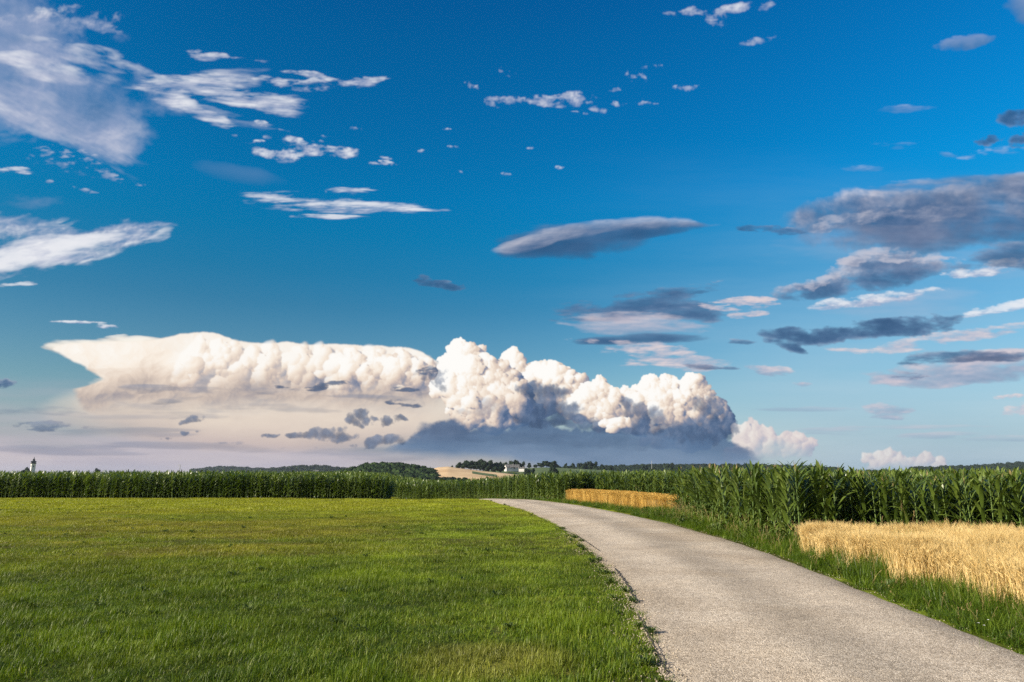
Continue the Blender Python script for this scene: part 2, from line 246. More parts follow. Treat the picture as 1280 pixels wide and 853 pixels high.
    for (x, y, rx) in ((1150, 533, 100), (1060, 540, 90), (1250, 548, 70), (1000, 510, 70), (1180, 545, 60)):
        W_([(x, y, rx, 4, 0, .8)], lo=.15, hi=1.1, light=.3, pal='pink', seed=int(x), warp=6, alpha=.5, sx=.5, sy=3)
    # left small
    W_([(90, 403, 38, 1.8, 0, 1.), (135, 407, 22, 3, 0, 1.)], lo=.25, hi=.9, light=.85, seed=51, warp=3, alpha=.85, sx=1.5)
    W_([(12, 479, 18, 6, 0, 1.), (-10, 482, 24, 5, 0, 1.)], lo=.2, hi=.7, light=.3, pal='dark', seed=52, warp=6, alpha=.85)
    W_([(60, 533, 26, 6, 4, 1.), (118, 534, 18, 3.5, 0, .9), (20, 530, 24, 3, 0, .7)], lo=.2, hi=.9, light=.55, pal='slate', seed=53, warp=7, alpha=.75)
    # --------------------------------------------------------- anvil + storm bank (left)
    W_([(330, 515, 260, 46, 0, 1.), (235, 502, 120, 30, 0, .8), (420, 500, 140, 40, 0, 1.)], lo=.0, hi=.5, amp=.2, sx=.3, sy=1., light=.62, top=.3, contrast=.25, pal='cream', seed=54, warp=14, alpha=.86, tilt=0)
    W_([(150, 446, 96, 16, -6, 1.), (200, 462, 110, 24, -12, 1.), (120, 434, 66, 6, 3, .9), (170, 425, 40, 5, 0, .8), (250, 480, 140, 20, 0, .9)], lo=.12, hi=.62, amp=.38, sx=.5, sy=1.4, light=.82, top=.2, contrast=.35, pal='cream', seed=55, warp=14, alpha=.97, tilt=-12)
    def bank(tops, left, fade, x_end, seed):
        sl = box(40, 395, x_end + 30, 560); X = XX[sl]; Y = YY[sl]; o = seed * 31.7
        wx = samp(TQ, X * 3 + o, Y * 3) * 9; wy = samp(TQ, X * 3 + 300, Y * 3 + o) * 6
        T_ = np.interp(X + wx * .6, [t[0] for t in tops], [t[1] for t in tops]) + samp(TA, X * 2.2 + o, X * 0 + 40) * 3.0 - np.abs(samp(TB, X * 5 + o, X * 0 + 90)) * 3.2 * ss(150, 330, X)
        dt = Y + wy * .25 - T_
        def hgt(x, y, d_):
            u = x + wx; v = y + wy; k = ss(120, 330, x)
            b1 = samp(TS, u * 3.4 + o, v * 4.6 + o); b2 = samp(TS, u * 8.5 + o, v * 10 + 50); b3 = samp(TS, u * 19, v * 21 + o)
            return 18 * np.sqrt(np.clip(d_ / 34, 0, 1)) - (.8 * b1 + .2 * b2) + samp(TQ, u * 1.3 + 9, v * 2.6 + o) * 7
        e = 1.6; h0 = hgt(X, Y, dt); hx = (hgt(X + e, Y, dt) - h0) / e; hy = (hgt(X, Y + e, dt + e) - h0) / e
        nz_ = 1 / np.sqrt(1 + hx * hx + hy * hy); lam = (-hx * -.66 - hy * -.42 + .62) * nz_
        L = .22 + .62 * np.clip(lam * .85 + .15, 0, 1) + .13 - .34 * ss(448, 500, Y + samp(TA, X * 1.3, Y * 3) * 10) + samp(TA, X * 1.2 + 200, Y * 2.2) * .04
        col = ramp(L, [(-.1, (72, 98, 134)), (.12, (108, 122, 150)), (.3, (158, 152, 158)), (.45, (200, 184, 174)), (.6, (230, 212, 196)), (.76, (250, 238, 224)), (.95, (255, 254, 250))])
        lf = np.interp(Y, [l[1] for l in left], [l[0] for l in left]) + samp(TA, X * 2, Y * 5 + o) * 9 + samp(TB, X * 5, Y * 9 + o) * 3
        al = ss(-1.2, 1.6, dt) * ss(-2, 7 , X - lf) * (1 - ss(fade[0], fade[1], Y + samp(TA, X * 1.6, Y * 4) * 16)) * (1 - ss(x_end - 14, x_end + 14, X + wx))
        over(sl, col, al * .98)
    bank([(50, 440), (60, 436), (80, 429), (110, 426.5), (150, 428), (185, 426), (208, 422), (222, 418), (240, 416), (258, 416), (275, 420), (292, 427), (310, 429), (340, 428), (400, 431), (450, 433), (485, 436), (510, 436), (530, 441), (545, 450), (575, 470)],
         [(60, 430), (62, 437), (78, 447), (98, 456), (116, 467), (126, 475), (112, 480), (96, 486), (94, 497), (104, 512), (140, 530)], (488, 528), 556, 5)
    rp = [(205, 452, 24, -14, .03), (228, 448, 23, -8, .05), (250, 449, 22, -4, .06), (276, 448, 22, -4, .04), (305, 452, 23, -4, .03), (338, 453, 24, -6, .03), (372, 453, 23, -4, .03), (405, 455, 24, -4, .03), (438, 456, 24, -2, .03), (470, 458, 23, 0, .04), (500, 460, 23, 2, .04), (525, 464, 19, 2, .02), (543, 476, 14, 2, -.03),
          (245, 468, 24, -6, -.03), (290, 474, 22, -6, -.04), (335, 474, 22, -6, -.04), (385, 476, 20, -2, -.04), (430, 478, 20, -2, -.05), (475, 482, 20, 0, -.06), (512, 486, 18, 0, -.07)]
    rp = [(a_, b_ + (6 if a_ > 280 else 2), c_ * .92, d_, e_) for (a_, b_, c_, d_, e_) in rp]
    rp = [q_ for q_ in rp if q_[0] > 228]
    cumulus(rp, 6, k1=24, k2=8, edge=5.0, warp=3.2, amb=.06, shade=.75, grad=.26, fadey=(466, 502), alpha=.74, micro=.14)
    cumulus([q_ for q_ in rp if q_[0] > 425], 66, k1=26, k2=9, edge=2.6, warp=4.2, amb=.03, shade=.8, grad=.22, fadey=(480, 508), alpha=.85)
    W_([(300, 492, 90, 5, -2, .7), (190, 487, 60, 4, 2, .8), (240, 497, 80, 4, 3, .6), (450, 496, 70, 5, -3, .6), (380, 489, 60, 4, 4, .6)], lo=.15, hi=1.3, amp=1.0, sx=.7, sy=2.2, light=.4, contrast=.6, pal='slate', seed=56, warp=14, alpha=.6)
    W_([(190, 508, 60, 6, -3, .8), (170, 522, 90, 5, 0, .6)], lo=.15, hi=1.0, amp=.4, sx=.4, sy=1.6, light=.9, pal='slate', seed=57, warp=8, alpha=.55)
    W_([(110, 431, 44, 4, 2, .8), (85, 437, 22, 2.5, -6, .7), (150, 423, 44, 3, 4, .7)], lo=.15, hi=1.4, amp=1.1, sx=.8, sy=2.4, light=.9, top=.1, contrast=.3, pal='cream', seed=110, warp=12, alpha=.8)
    W_([(405, 483, 30, 4.5, 8, 1.), (355, 484, 14, 3, -4, 1.), (500, 487, 26, 3, 0, .8), (505, 505, 22, 4, -4, .9), (540, 462, 16, 8, 0, .8)], lo=.2, hi=.7, light=.25, top=.1, pal='slate', seed=58, warp=6, alpha=.9)
    # --------------------------------------------------------- cumulus towers
    back = [(690, 478, 22, 0, .05), (665, 475, 20, 0, .04), (712, 482, 18, 0, .02), (640, 462, 18, -4, .06), (675, 500, 24, 0, -.02), (715, 505, 18, 0, -.05)]
    cumulus(back, 11, edge=1.6, amb=.08, shade=.7)
    tb = [(578, 442, 15, 4, .08), (566, 456, 15, 4, .06), (592, 450, 14, 6, .05), (585, 470, 26, 8, .06), (612, 468, 20, 10, .03), (573, 488, 24, 12, .04), (632, 478, 18, 8, .0), (600, 500, 28, 18, .02), (635, 502, 24, 16, -.02), (652, 515, 20, 10, -.08), (585, 515, 24, 20, -.04), (615, 522, 24, 24, -.03), (645, 490, 16, 14, -.02)]
    cumulus(tb, 12, levels=3, edge=1.3, amb=.03)
    tc = [(745, 490, 14, 6, .06), (733, 505, 18, 8, .05), (765, 500, 16, 6, .02), (785, 498, 13, 4, .02), (755, 520, 18, 12, .0), (775, 518, 16, 8, -.08), (722, 516, 12, 6, .02),
          (815, 490, 15, 4, .06), (835, 488, 14, 4, .05), (800, 500, 14, 4, .0), (826, 508, 20, 8, .02), (850, 505, 18, 6, -.05), (866, 482, 13, 6, .08), (862, 496, 15, 6, .02), (880, 500, 14, 2, -.05), (893, 515, 14, -2, -.22), (872, 520, 18, 4, -.12), (901, 531, 12, -6, -.30), (885, 536, 16, -4, -.34), (845, 530, 22, 4, -.14), (800, 525, 20, 0, -.22), (832, 545, 20, 0, -.3), (866, 548, 20, 0, -.36)]
    cumulus(tc, 13, levels=3, edge=1.2, amb=.04)
    # small pink cumulus to the right
    PP = [(0, (150, 158, 182)), (.35, (186, 180, 196)), (.6, (222, 204, 204)), (.85, (242, 226, 218)), (1, (250, 240, 232))]
    pk = [(940, 556, 15, -2, -.04), (965, 558, 15, -2, -.04), (990, 562, 13, -2, -.06), (1008, 564, 10, -2, -.06), (930, 540, 12, 0, .05), (945, 545, 13, 0, .03), (962, 548, 12, 0, 0), (980, 552, 10, 0, 0), (998, 552, 9, 0, .02), (1012, 556, 7, 0, 0), (935, 560, 12, 2, -.05), (915, 570, 9, 2, .0), (960, 562, 12, 0, -.1), (990, 563, 9, 0, -.1)]
    cumulus(pk, 14, k1=22, k2=7, edge=2.6, warp=5.5, pal=PP, alpha=.8, fadey=(556, 586), amb=.05)
    pk = [(1105, 580, 11, -2, -.05), (1130, 583, 12, -2, -.06), (1155, 585, 11, -2, -.06), (1175, 586, 9, -2, -.06), (1098, 568, 7, 0, .05), (1110, 570, 8, 0, 0), (1125, 574, 7, 0, 0), (1085, 574, 6, 0, 0), (1140, 577, 7, 0, .0), (1160, 577, 7, 0, 0), (1176, 580, 6, 0, 0), (1120, 582, 9, 0, -.1), (1150, 585, 8, 0, -.1), (1095, 583, 8, 0, -.1)]
    cumulus(pk, 15, k1=20, k2=6, edge=2.6, warp=5, pal=PP, alpha=.62, fadey=(572, 592), amb=.05)
    # --------------------------------------------------------- slate rain base in front
    SL = [(0, (58, 88, 128)), (.4, (70, 100, 142)), (.7, (84, 114, 154)), (1, (108, 132, 166))]
    edge_pts = [(470, 556), (500, 545), (515, 535), (540, 527), (560, 524), (578, 522), (600, 530), (625, 534), (650, 526), (675, 524), (700, 528), (718, 529), (745, 531), (780, 533), (810, 534), (850, 531), (885, 534), (910, 541), (935, 556), (950, 568)]
    ex = np.array([p[0] for p in edge_pts]); ey = np.array([p[1] for p in edge_pts])
    ed = np.interp(XX + samp(TB, XX * 3, YY * 3) * 10, ex, ey) + samp(TBL, XX * 3.4, YY * 3.4) * 8 + samp(TA, XX * 8, YY * 8) * 3.5 + samp(TB, XX * 18, YY * 18) * 1.4 + 2
    low = 575 + np.interp(XX, [480, 560, 640, 680, 700], [-14, 0, 0, 12, 30]) + samp(TA, XX * 1.4 + 9, YY * 2) * 8
    mk = ss(-1.8, 5.5, YY - ed) * (1 - ss(-9, 9, YY - low)) * ss(465, 520, XX + samp(TA, XX * 3, YY * 7) * 40) * (1 - ss(905, 968, XX + samp(TB, XX * 2, YY * 5) * 40))
    n = samp(TA, XX * 1.5, YY * 6); bl_ = samp(TBL, XX * 5, YY * 6); b2_ = samp(TBL, XX * 5 + 7, YY * 6 + 6)
    over((slice(0, H), slice(0, W)), ramp(.45 + n * .30 + (bl_ - b2_) * .5 * (1 - ss(0, 30, YY - ed)) + (YY - 548) / 110, [(0, (72, 98, 134)), (.5, (92, 120, 154)), (1, (124, 146, 176))]), mk * .93)
    def shade(lobes, seed, alpha=.9, light=.3, lo=.05, hi=.75, sc=1.0, pal='slate'):
        W_(lobes, lo=lo, hi=hi, amp=.75, sx=1.1 * sc, sy=1.3 * sc, light=light, top=.25, contrast=.9, pal=pal, seed=seed, warp=12, tex='L', alpha=alpha)
    shade([(672, 490, 22, 11, 0, 1.), (695, 488, 20, 9, 0, .9), (690, 506, 34, 14, 0, 1.), (715, 520, 26, 12, 0, .9), (680, 522, 40, 10, 0, .9), (655, 488, 12, 6, 0, .7)], 71, .93)
    shade([(782, 503, 16, 7, -20, 1.), (802, 514, 24, 11, -10, 1.), (812, 530, 34, 13, 0, 1.), (790, 534, 30, 9, 0, .8)], 72, .85, .42)
    shade([(722, 528, 30, 9, 0, 1.), (745, 536, 40, 8, 0, 1.)], 90, .9, .35)
    shade([(620, 505, 30, 8, -14, .8), (600, 515, 26, 6, 0, .6)], 73, .38, .7)
    shade([(886, 512, 22, 16, -40, .9), (902, 534, 22, 15, 0, 1.), (870, 540, 40, 16, 0, 1.)], 74, .8, .42)
    shade([(540, 468, 16, 12, 0, .9), (553, 480, 10, 10, 0, .8)], 75, .7, .3)
    fr = [(770, 531, 10, 0, .1), (757, 530, 7, 0, .1), (782, 530, 6, 0, .1)]
    cumulus(fr, 19, k1=16, k2=6, edge=1.6, amb=.0)
    for lb, sd in (([(452, 521, 13, 9, 0, 1.), (446, 530, 14, 6, 0, .9), (462, 529, 12, 4, 0, .7)], 81), ([(398, 541, 26, 7, 4, 1.), (420, 538, 18, 8, 10, .9), (375, 543, 20, 4, 0, .8), (432, 545, 20, 6, 0, .8), (412, 550, 24, 5, 0, .6)], 82),
                   ([(340, 542, 12, 3, 0, 1.)], 83), ([(238, 524, 16, 4.5, 10, 1.), (228, 529, 9, 2.5, 0, .7)], 84), ([(482, 527, 16, 5, 6, 1.), (500, 522, 10, 4, 0, .8)], 85), ([(478, 550, 24, 6, 6, 1.), (500, 547, 22, 6, 0, .9), (455, 556, 22, 4, 0, .6)], 86), ([(236, 543, 10, 3, 8, .8), (205, 548, 8, 2, 0, .5)], 87), ([(300, 552, 30, 3, 0, .5), (350, 560, 50, 3, 0, .4)], 88)):
        shade(lb, sd, .85, .3, lo=.1, hi=.8, sc=.8)
    for (x, y, rx, sd) in ((120, 540, 110, 121), (260, 556, 150, 122), (60, 560, 120, 123), (420, 566, 120, 124), (200, 515, 70, 125), (330, 508, 90, 126), (30, 512, 60, 127)):
        W_([(x, y, rx, 5, 1, .8), (x + 40, y + 5, rx * .7, 4, -1, .7)], lo=.1, hi=1.5, amp=1.0, light=.45, contrast=.5, pal='slate', seed=sd, warp=10, alpha=.42, sx=.7, sy=3)
    shade([(560, 540, 60, 7, 0, .8), (640, 550, 90, 7, 0, .7), (760, 556, 110, 8, 0, .7)], 89, .35, .1)
    return RGB, A, (S, X0, Y0)
random.seed(3); RNG = np.random.default_rng(3)
R = math.radians
SC = bpy.context.scene; COL = SC.collection
CAMH = 2.0; F = 853.3; PITCH = R(10.9)

def link(o, col=None): (col or COL).objects.link(o); return o
def tag(o, label=None, cat=None, group=None, kind=None):
    if label: o['label'] = label
    if cat: o['category'] = cat
    if group: o['group'] = group
    if kind: o['kind'] = kind
    return o
def mesh_np(name, V, faces=None, quads=None, tris=None, mat=None, smooth=False):
    """one mesh from numpy arrays of vertices, quads and triangles"""
    me = bpy.data.meshes.new(name); V = np.asarray(V, np.float32)
    q = np.zeros((0, 4), int) if quads is None else np.asarray(quads, int); t = np.zeros((0, 3), int) if tris is None else np.asarray(tris, int)
    me.vertices.add(len(V)); me.vertices.foreach_set('co', V.ravel())
    nl = q.size + t.size; me.loops.add(nl); me.loops.foreach_set('vertex_index', np.concatenate([q.ravel(), t.ravel()]).astype(np.int32))
    me.polygons.add(len(q) + len(t))
    st = np.concatenate([np.arange(len(q)) * 4, len(q) * 4 + np.arange(len(t)) * 3]).astype(np.int32)
    me.polygons.foreach_set('loop_start', st)
    if smooth: me.polygons.foreach_set('use_smooth', np.ones(len(q) + len(t), bool))
    me.update(calc_edges=True); me.validate()
    if mat: me.materials.append(mat)
    return me
def obj(name, me, parent=None, loc=None, col=None):
    o = bpy.data.objects.new(name, me); link(o, col)
    if parent: o.parent = parent
    if loc is not None: o.location = loc
    return o
def empty(name, loc, rz=0): o = bpy.data.objects.new(name, None); link(o); o.location = loc; o.rotation_euler[2] = rz; o.empty_display_size = .2; return o
def bm_obj(name, bm, mat, parent=None, smooth=False, col=None):
    me = bpy.data.meshes.new(name); bm.to_mesh(me); bm.free(); me.materials.append(mat)
    if smooth:
        for p in me.polygons: p.use_smooth = True
    return obj(name, me, parent, col=col)
def sstep(a, b, x):
    t = np.clip((np.asarray(x, float) - a) / (b - a), 0, 1); return t * t * (3 - 2 * t)

# ---------------------------------------------------------------- terrain
def gz(x, y):
    x = np.asarray(x, float); y = np.asarray(y, float)
    z = -1.08 * sstep(49, 80, y) * sstep(-22, -9, x) * (1 - sstep(6, 20, x))
    z = z - 9.5 * sstep(150, 480, np.hypot(x, y)) + 0.05 * np.sin(x * .21 + 1) * np.sin(y * .17) * (1 - sstep(40, 60, y)) 
    # the verge and fields lie a touch off the road
    z = z - .06 * sstep(.3, 1.2, x - 0) * 0
    return z
def gzs(x, y): return float(gz(x, y))
def ray(px, py):
    a = (px - 640) / F; b = (426.5 - py) / F
    c, s = math.cos(PITCH), math.sin(PITCH)
    return np.array([a, c - b * s, s + b * c])
def at(px, py, z=0.0):
    """the point at height z above the ground seen along a direction"""
    d = ray(px, py); t = (z - CAMH) / d[2]
    for _ in range(4): t = (z + gzs(d[0] * t, d[1] * t) - CAMH) / d[2]
    return d[0] * t, d[1] * t
def far(px, py, dist):
    d = ray(px, py); t = dist / d[1]; return d[0] * t, dist, CAMH + d[2] * t

# ---------------------------------------------------------------- materials
def mat(name):
    m = bpy.data.materials.new(name); m.use_nodes = True; nt = m.node_tree; nt.nodes.clear()
    return m, nt, nt.nodes.new, nt.links.new
def ramp_node(N, stops, interp='LINEAR'):
    r = N('ShaderNodeValToRGB'); e = r.color_ramp.elements; r.color_ramp.interpolation = interp
    while len(e) < len(stops): e.new(.5)
    for k, (p, c) in enumerate(stops): e[k].position = p; e[k].color = (*c, 1)
    return r
def leaf_mat(name, stops, trans=.35, rough=.5, spec=.4, scale=3.0, rnd=.6, patch=None, coat=0.0):
    """thin leaf: diffuse, gloss and light coming through; colour varies per clump and per patch of ground"""
    m, nt, N, L = mat(name)
    oi = N('ShaderNodeObjectInfo'); geo = N('ShaderNodeNewGeometry'); no = N('ShaderNodeTexNoise'); no.inputs['Scale'].default_value = scale; no.inputs['Detail'].default_value = 3
    L(geo.outputs['Position'], no.inputs['Vector'])
    mx = N('ShaderNodeMix'); mx.inputs[0].default_value = rnd; L(no.outputs['Fac'], mx.inputs[2]); 
    ad = N('ShaderNodeMath'); ad.operation = 'MULTIPLY'; ri = N('ShaderNodeMapRange'); ri.inputs[1].default_value = .3; ri.inputs[2].default_value = 1.7
    am = N('ShaderNodeMath'); am.operation = 'ADD'; L(oi.outputs['Random'], am.inputs[0]); L(geo.outputs['Random Per Island'], am.inputs[1]); L(am.outputs[0], ri.inputs[0])
    L(ri.outputs[0], mx.inputs[3])
    r = ramp_node(N, stops); L(mx.outputs[0], r.inputs[0]); colr = r.outputs[0]
    if patch:
        colr = patch(nt, N, L, colr, geo)
    p = N('ShaderNodeBsdfPrincipled'); p.inputs['Roughness'].default_value = rough; p.inputs['Specular IOR Level'].default_value = spec; L(colr, p.inputs['Base Color'])
    t = N('ShaderNodeBsdfTranslucent'); hs = N('ShaderNodeHueSaturation'); hs.inputs['Saturation'].default_value = 1.1; hs.inputs['Value'].default_value = 1.5; L(colr, hs.inputs['Color']); L(hs.outputs[0], t.inputs['Color'])
    s = N('ShaderNodeMixShader'); s.inputs[0].default_value = trans; L(p.outputs[0], s.inputs[1]); L(t.outputs[0], s.inputs[2])
    o = N('ShaderNodeOutputMaterial'); L(s.outputs[0], o.inputs[0]); return m
def meadow_patch(nt, N, L, c, geo):
    """dry and lush stretches of the meadow, the same ones in the soil sheet and the blades"""
    def noi(sc, det, dist=0.0):
        mp = N('ShaderNodeMapping'); mp.inputs['Scale'].default_value = sc; L(geo.outputs['Position'], mp.inputs['Vector'])
        n = N('ShaderNodeTexNoise'); n.inputs['Scale'].default_value = 1; n.inputs['Detail'].default_value = det; n.inputs['Distortion'].default_value = dist; L(mp.outputs[0], n.inputs['Vector']); return n.outputs['Fac']
    a = noi((.10, .22, .1), 4, .6); b = noi((.5, .7, .5), 4)
    sp = N('ShaderNodeSeparateXYZ'); L(geo.outputs['Position'], sp.inputs[0])
    def mr(x, f0, f1, t0, t1):
        q = N('ShaderNodeMapRange'); q.interpolation_type = 'SMOOTHSTEP'; q.clamp = True; L(x, q.inputs[0])
        for i, v in enumerate((f0, f1, t0, t1)): q.inputs[1 + i].default_value = v
        return q.outputs[0]
    def math_(op, x, y):
        q = N('ShaderNodeMath'); q.operation = op
        for i, v in enumerate((x, y)):
            if isinstance(v, (int, float)): q.inputs[i].default_value = v
            else: L(v, q.inputs[i])
        return q.outputs[0]
    Y = sp.outputs[1]; X = sp.outputs[0]
    dryband = math_('MULTIPLY', mr(Y, 12, 21, 0, 1), mr(X, -1, -7, .25, 1))       # mown part of the meadow is dry
    dry = math_('MULTIPLY', dryband, mr(a, .35, .62, .25, 1.0))
    dry = math_('ADD', dry, math_('MULTIPLY', mr(b, .60, .74, 0, .75), mr(Y, 4, 16, .7, .5)))
    yel = mr(Y, 24, 44, 0, 1)
    m1 = N('ShaderNodeMix'); m1.data_type = 'RGBA'; L(math_('MULTIPLY', dry, .5), m1.inputs[0]); L(c, m1.inputs[6]); m1.inputs[7].default_value = (.27, .22, .03, 1)
    m2 = N('ShaderNodeMix'); m2.data_type = 'RGBA'; L(math_('MULTIPLY', yel, .6), m2.inputs[0]); L(m1.outputs[2], m2.inputs[6]); m2.inputs[7].default_value = (.29, .31, .018, 1)
    c3 = noi((.23, .3, .2), 3, .4); m5 = N('ShaderNodeMix'); m5.data_type = 'RGBA'; L(math_('MULTIPLY', mr(c3, .5, .66, 0, .75), mr(X, -7, -2, .12, .8)), m5.inputs[0]); L(m2.outputs[2], m5.inputs[6]); m5.inputs[7].default_value = (.235, .31, .02, 1)
    gx_ = math_('DIVIDE', math_('ADD', X, .3), 1.2); gy_ = math_('DIVIDE', math_('SUBTRACT', Y, 7.6), 1.1); rr_ = math_('ADD', math_('MULTIPLY', gx_, gx_), math_('MULTIPLY', gy_, gy_)); m6 = N('ShaderNodeMix'); m6.data_type = 'RGBA'
    L(math_('MULTIPLY', mr(math_('ADD', rr_, math_('MULTIPLY', b, 1.6)), 1.7, .7, 0, .55), 1.0), m6.inputs[0]); L(m5.outputs[2], m6.inputs[6]); m6.inputs[7].default_value = (.38, .36, .07, 1)
    m7 = N('ShaderNodeMix'); m7.data_type = 'RGBA'; L(math_('MULTIPLY', mr(math_('ADD', Y, math_('MULTIPLY', a, 6)), 19, 14, 0, .36), mr(X, .6, -1.6, .25, 1)), m7.inputs[0]); L(m6.outputs[2], m7.inputs[6]); m7.inputs[7].default_value = (.038, .075, .004, 1); m2 = m7
    lv = N('ShaderNodeMix'); lv.data_type = 'RGBA'; lv.blend_type = 'MULTIPLY'; lv.inputs[0].default_value = 1; L(m2.outputs[2], lv.inputs[6])
    v = mr(b, .3, .7, .72, 1.2); cb = N('ShaderNodeCombineColor'); [L(v, cb.inputs[i]) for i in range(3)]; L(cb.outputs[0], lv.inputs[7])
    return lv.outputs[2]
def flat_mat(name, stops, scale=2., rough=.85, detail=6, bump=0., spec=.3, vec='Object', mscale=(1, 1, 1)):
    m, nt, N, L = mat(name)
    tc = N('ShaderNodeTexCoord'); mp = N('ShaderNodeMapping'); mp.inputs['Scale'].default_value = mscale; L(tc.outputs[vec], mp.inputs[0])
    n = N('ShaderNodeTexNoise'); n.inputs['Scale'].default_value = scale; n.inputs['Detail'].default_value = detail; L(mp.outputs[0], n.inputs['Vector'])
    r = ramp_node(N, stops); L(n.outputs['Fac'], r.inputs[0]); p = N('ShaderNodeBsdfPrincipled'); p.inputs['Roughness'].default_value = rough; p.inputs['Specular IOR Level'].default_value = spec; L(r.outputs[0], p.inputs['Base Color'])
    if bump:
        b = N('ShaderNodeBump'); b.inputs['Strength'].default_value = bump; b.inputs['Distance'].default_value = .05; L(n.outputs['Fac'], b.inputs['Height']); L(b.outputs[0], p.inputs['Normal'])
    o = N('ShaderNodeOutputMaterial'); L(p.outputs[0], o.inputs[0]); return m

M_soil, nt, N, L = mat('meadow soil')
geo = N('ShaderNodeNewGeometry'); n = N('ShaderNodeTexNoise'); n.inputs['Scale'].default_value = 9; n.inputs['Detail'].default_value = 8; L(geo.outputs['Position'], n.inputs['Vector'])
r = ramp_node(N, [(.3, (.016, .022, .004)), (.5, (.045, .058, .008)), (.7, (.10, .095, .02))]); L(n.outputs['Fac'], r.inputs[0])
c = meadow_patch(nt, N, L, r.outputs[0], geo)
p = N('ShaderNodeBsdfPrincipled'); p.inputs['Roughness'].default_value = .95; p.inputs['Specular IOR Level'].default_value = .1; L(c, p.inputs['Base Color'])
b = N('ShaderNodeBump'); b.inputs['Distance'].default_value = .08; b.inputs['Strength'].default_value = .8; L(n.outputs['Fac'], b.inputs['Height']); L(b.outputs[0], p.inputs['Normal'])
o = N('ShaderNodeOutputMaterial'); L(p.outputs[0], o.inputs[0])

M_grass = leaf_mat('meadow grass blades', [(.1, (.03, .055, .003)), (.4, (.085, .145, .006)), (.65, (.145, .21, .010)), (.85, (.23, .265, .028)), (1., (.38, .38, .11))], trans=.28, rough=.5, spec=.3, scale=1.3, rnd=.72, patch=meadow_patch)
M_verge = leaf_mat('tall verge grass blades', [(.1, (.018, .042, .004)), (.45, (.06, .112, .007)), (.8, (.13, .185, .014)), (1., (.27, .26, .07))], trans=.35, rough=.45, spec=.35, scale=1.2)
M_seed = leaf_mat('dry seed heads', [(.2, (.20, .15, .07)), (.8, (.36, .28, .13))], trans=.2, rough=.8, spec=.1)
M_weed = leaf_mat('roadside weed leaves', [(.2, (.03, .055, .008)), (.8, (.09, .13, .018))], trans=.25, rough=.5, scale=4)
M_flower = flat_mat('white petals', [(.3, (.75, .75, .72)), (.7, (.8, .8, .78))])
M_corn = leaf_mat('maize leaves', [(.1, (.026, .046, .006)), (.45, (.062, .10, .014)), (.75, (.11, .155, .026)), (1., (.17, .205, .05))], trans=.24, rough=.40, spec=.62, scale=.9)
M_stalk = leaf_mat('maize stalks', [(.2, (.05, .10, .02)), (.8, (.11, .16, .04))], trans=.0, rough=.5, scale=2)
M_tassel = leaf_mat('maize tassels', [(.2, (.22, .17, .07)), (.8, (.36, .28, .12))], trans=.2, rough=.7)
M_wheat = leaf_mat('ripe barley', [(.1, (.38, .265, .10)), (.5, (.59, .44, .19)), (.9, (.76, .63, .35))], trans=.3, rough=.6, spec=.25, scale=1.1)
M_wheat2 = leaf_mat('ripe wheat', [(.1, (.30, .18, .04)), (.5, (.50, .33, .085)), (.9, (.68, .49, .17))], trans=.25, rough=.6, spec=.25, scale=1.1)
M_wsoil = flat_mat('dry field soil', [(.3, (.16, .10, .04)), (.7, (.34, .22, .09))], scale=6, vec='Generated')

# road: bound chippings
M_road, nt, N, L = mat('chip seal road')
geo = N('ShaderNodeNewGeometry')
vo = N('ShaderNodeTexVoronoi'); vo.inputs['Scale'].default_value = 75; L(geo.outputs['Position'], vo.inputs['Vector'])
sc_ = N('ShaderNodeSeparateColor'); L(vo.outputs['Color'], sc_.inputs[0])
r = ramp_node(N, [(.0, (.20, .165, .125)), (.2, (.38, .32, .245)), (.6, (.51, .44, .355)), (.9, (.65, .575, .475)), (1., (.80, .72, .61))]); L(sc_.outputs[0], r.inputs[0])
nb = N('ShaderNodeTexNoise'); nb.inputs['Scale'].default_value = .7; nb.inputs['Detail'].default_value = 7; nb.inputs['Roughness'].default_value = .62; L(geo.outputs['Position'], nb.inputs['Vector'])
r2 = ramp_node(N, [(.3, (.76, .74, .72)), (.5, (.93, .92, .91)), (.68, (1.06, 1.05, 1.03))]); L(nb.outputs['Fac'], r2.inputs[0])
at1 = N('ShaderNodeAttribute'); at1.attribute_name = 'across'
wv = N('ShaderNodeMath'); wv.operation = 'PINGPONG'; wv.inputs[1].default_value = .5
fr = N('ShaderNodeFloatCurve'); cv = fr.mapping.curves[0]
cv.points[0].location = (0, .62); cv.points[1].location = (1, .66)
for q in ((.06, .70), (.12, .84), (.28, 1.0), (.5, .70), (.72, 1.0), (.9, .78)): cv.points.new(*q)
fr.mapping.update(); L(at1.outputs['Fac'], fr.inputs['Value'])
m1 = N('ShaderNodeMix'); m1.data_type = 'RGBA'; m1.blend_type = 'MULTIPLY'; m1.inputs[0].default_value = 1; L(r.outputs[0], m1.inputs[6]); L(r2.outputs[0], m1.inputs[7])
m2 = N('ShaderNodeMix'); m2.data_type = 'RGBA'; m2.blend_type = 'MULTIPLY'; m2.inputs[0].default_value = .85
ns = N('ShaderNodeTexNoise'); ns.inputs['Scale'].default_value = .28; ns.inputs['Detail'].default_value = 5; ns.inputs['Distortion'].default_value = .8; L(geo.outputs['Position'], ns.inputs['Vector'])
r3 = ramp_node(N, [(.36, (.90, .87, .83)), (.52, (1, 1, 1)), (.68, (1.05, 1.04, 1.03))]); L(ns.outputs['Fac'], r3.inputs[0])
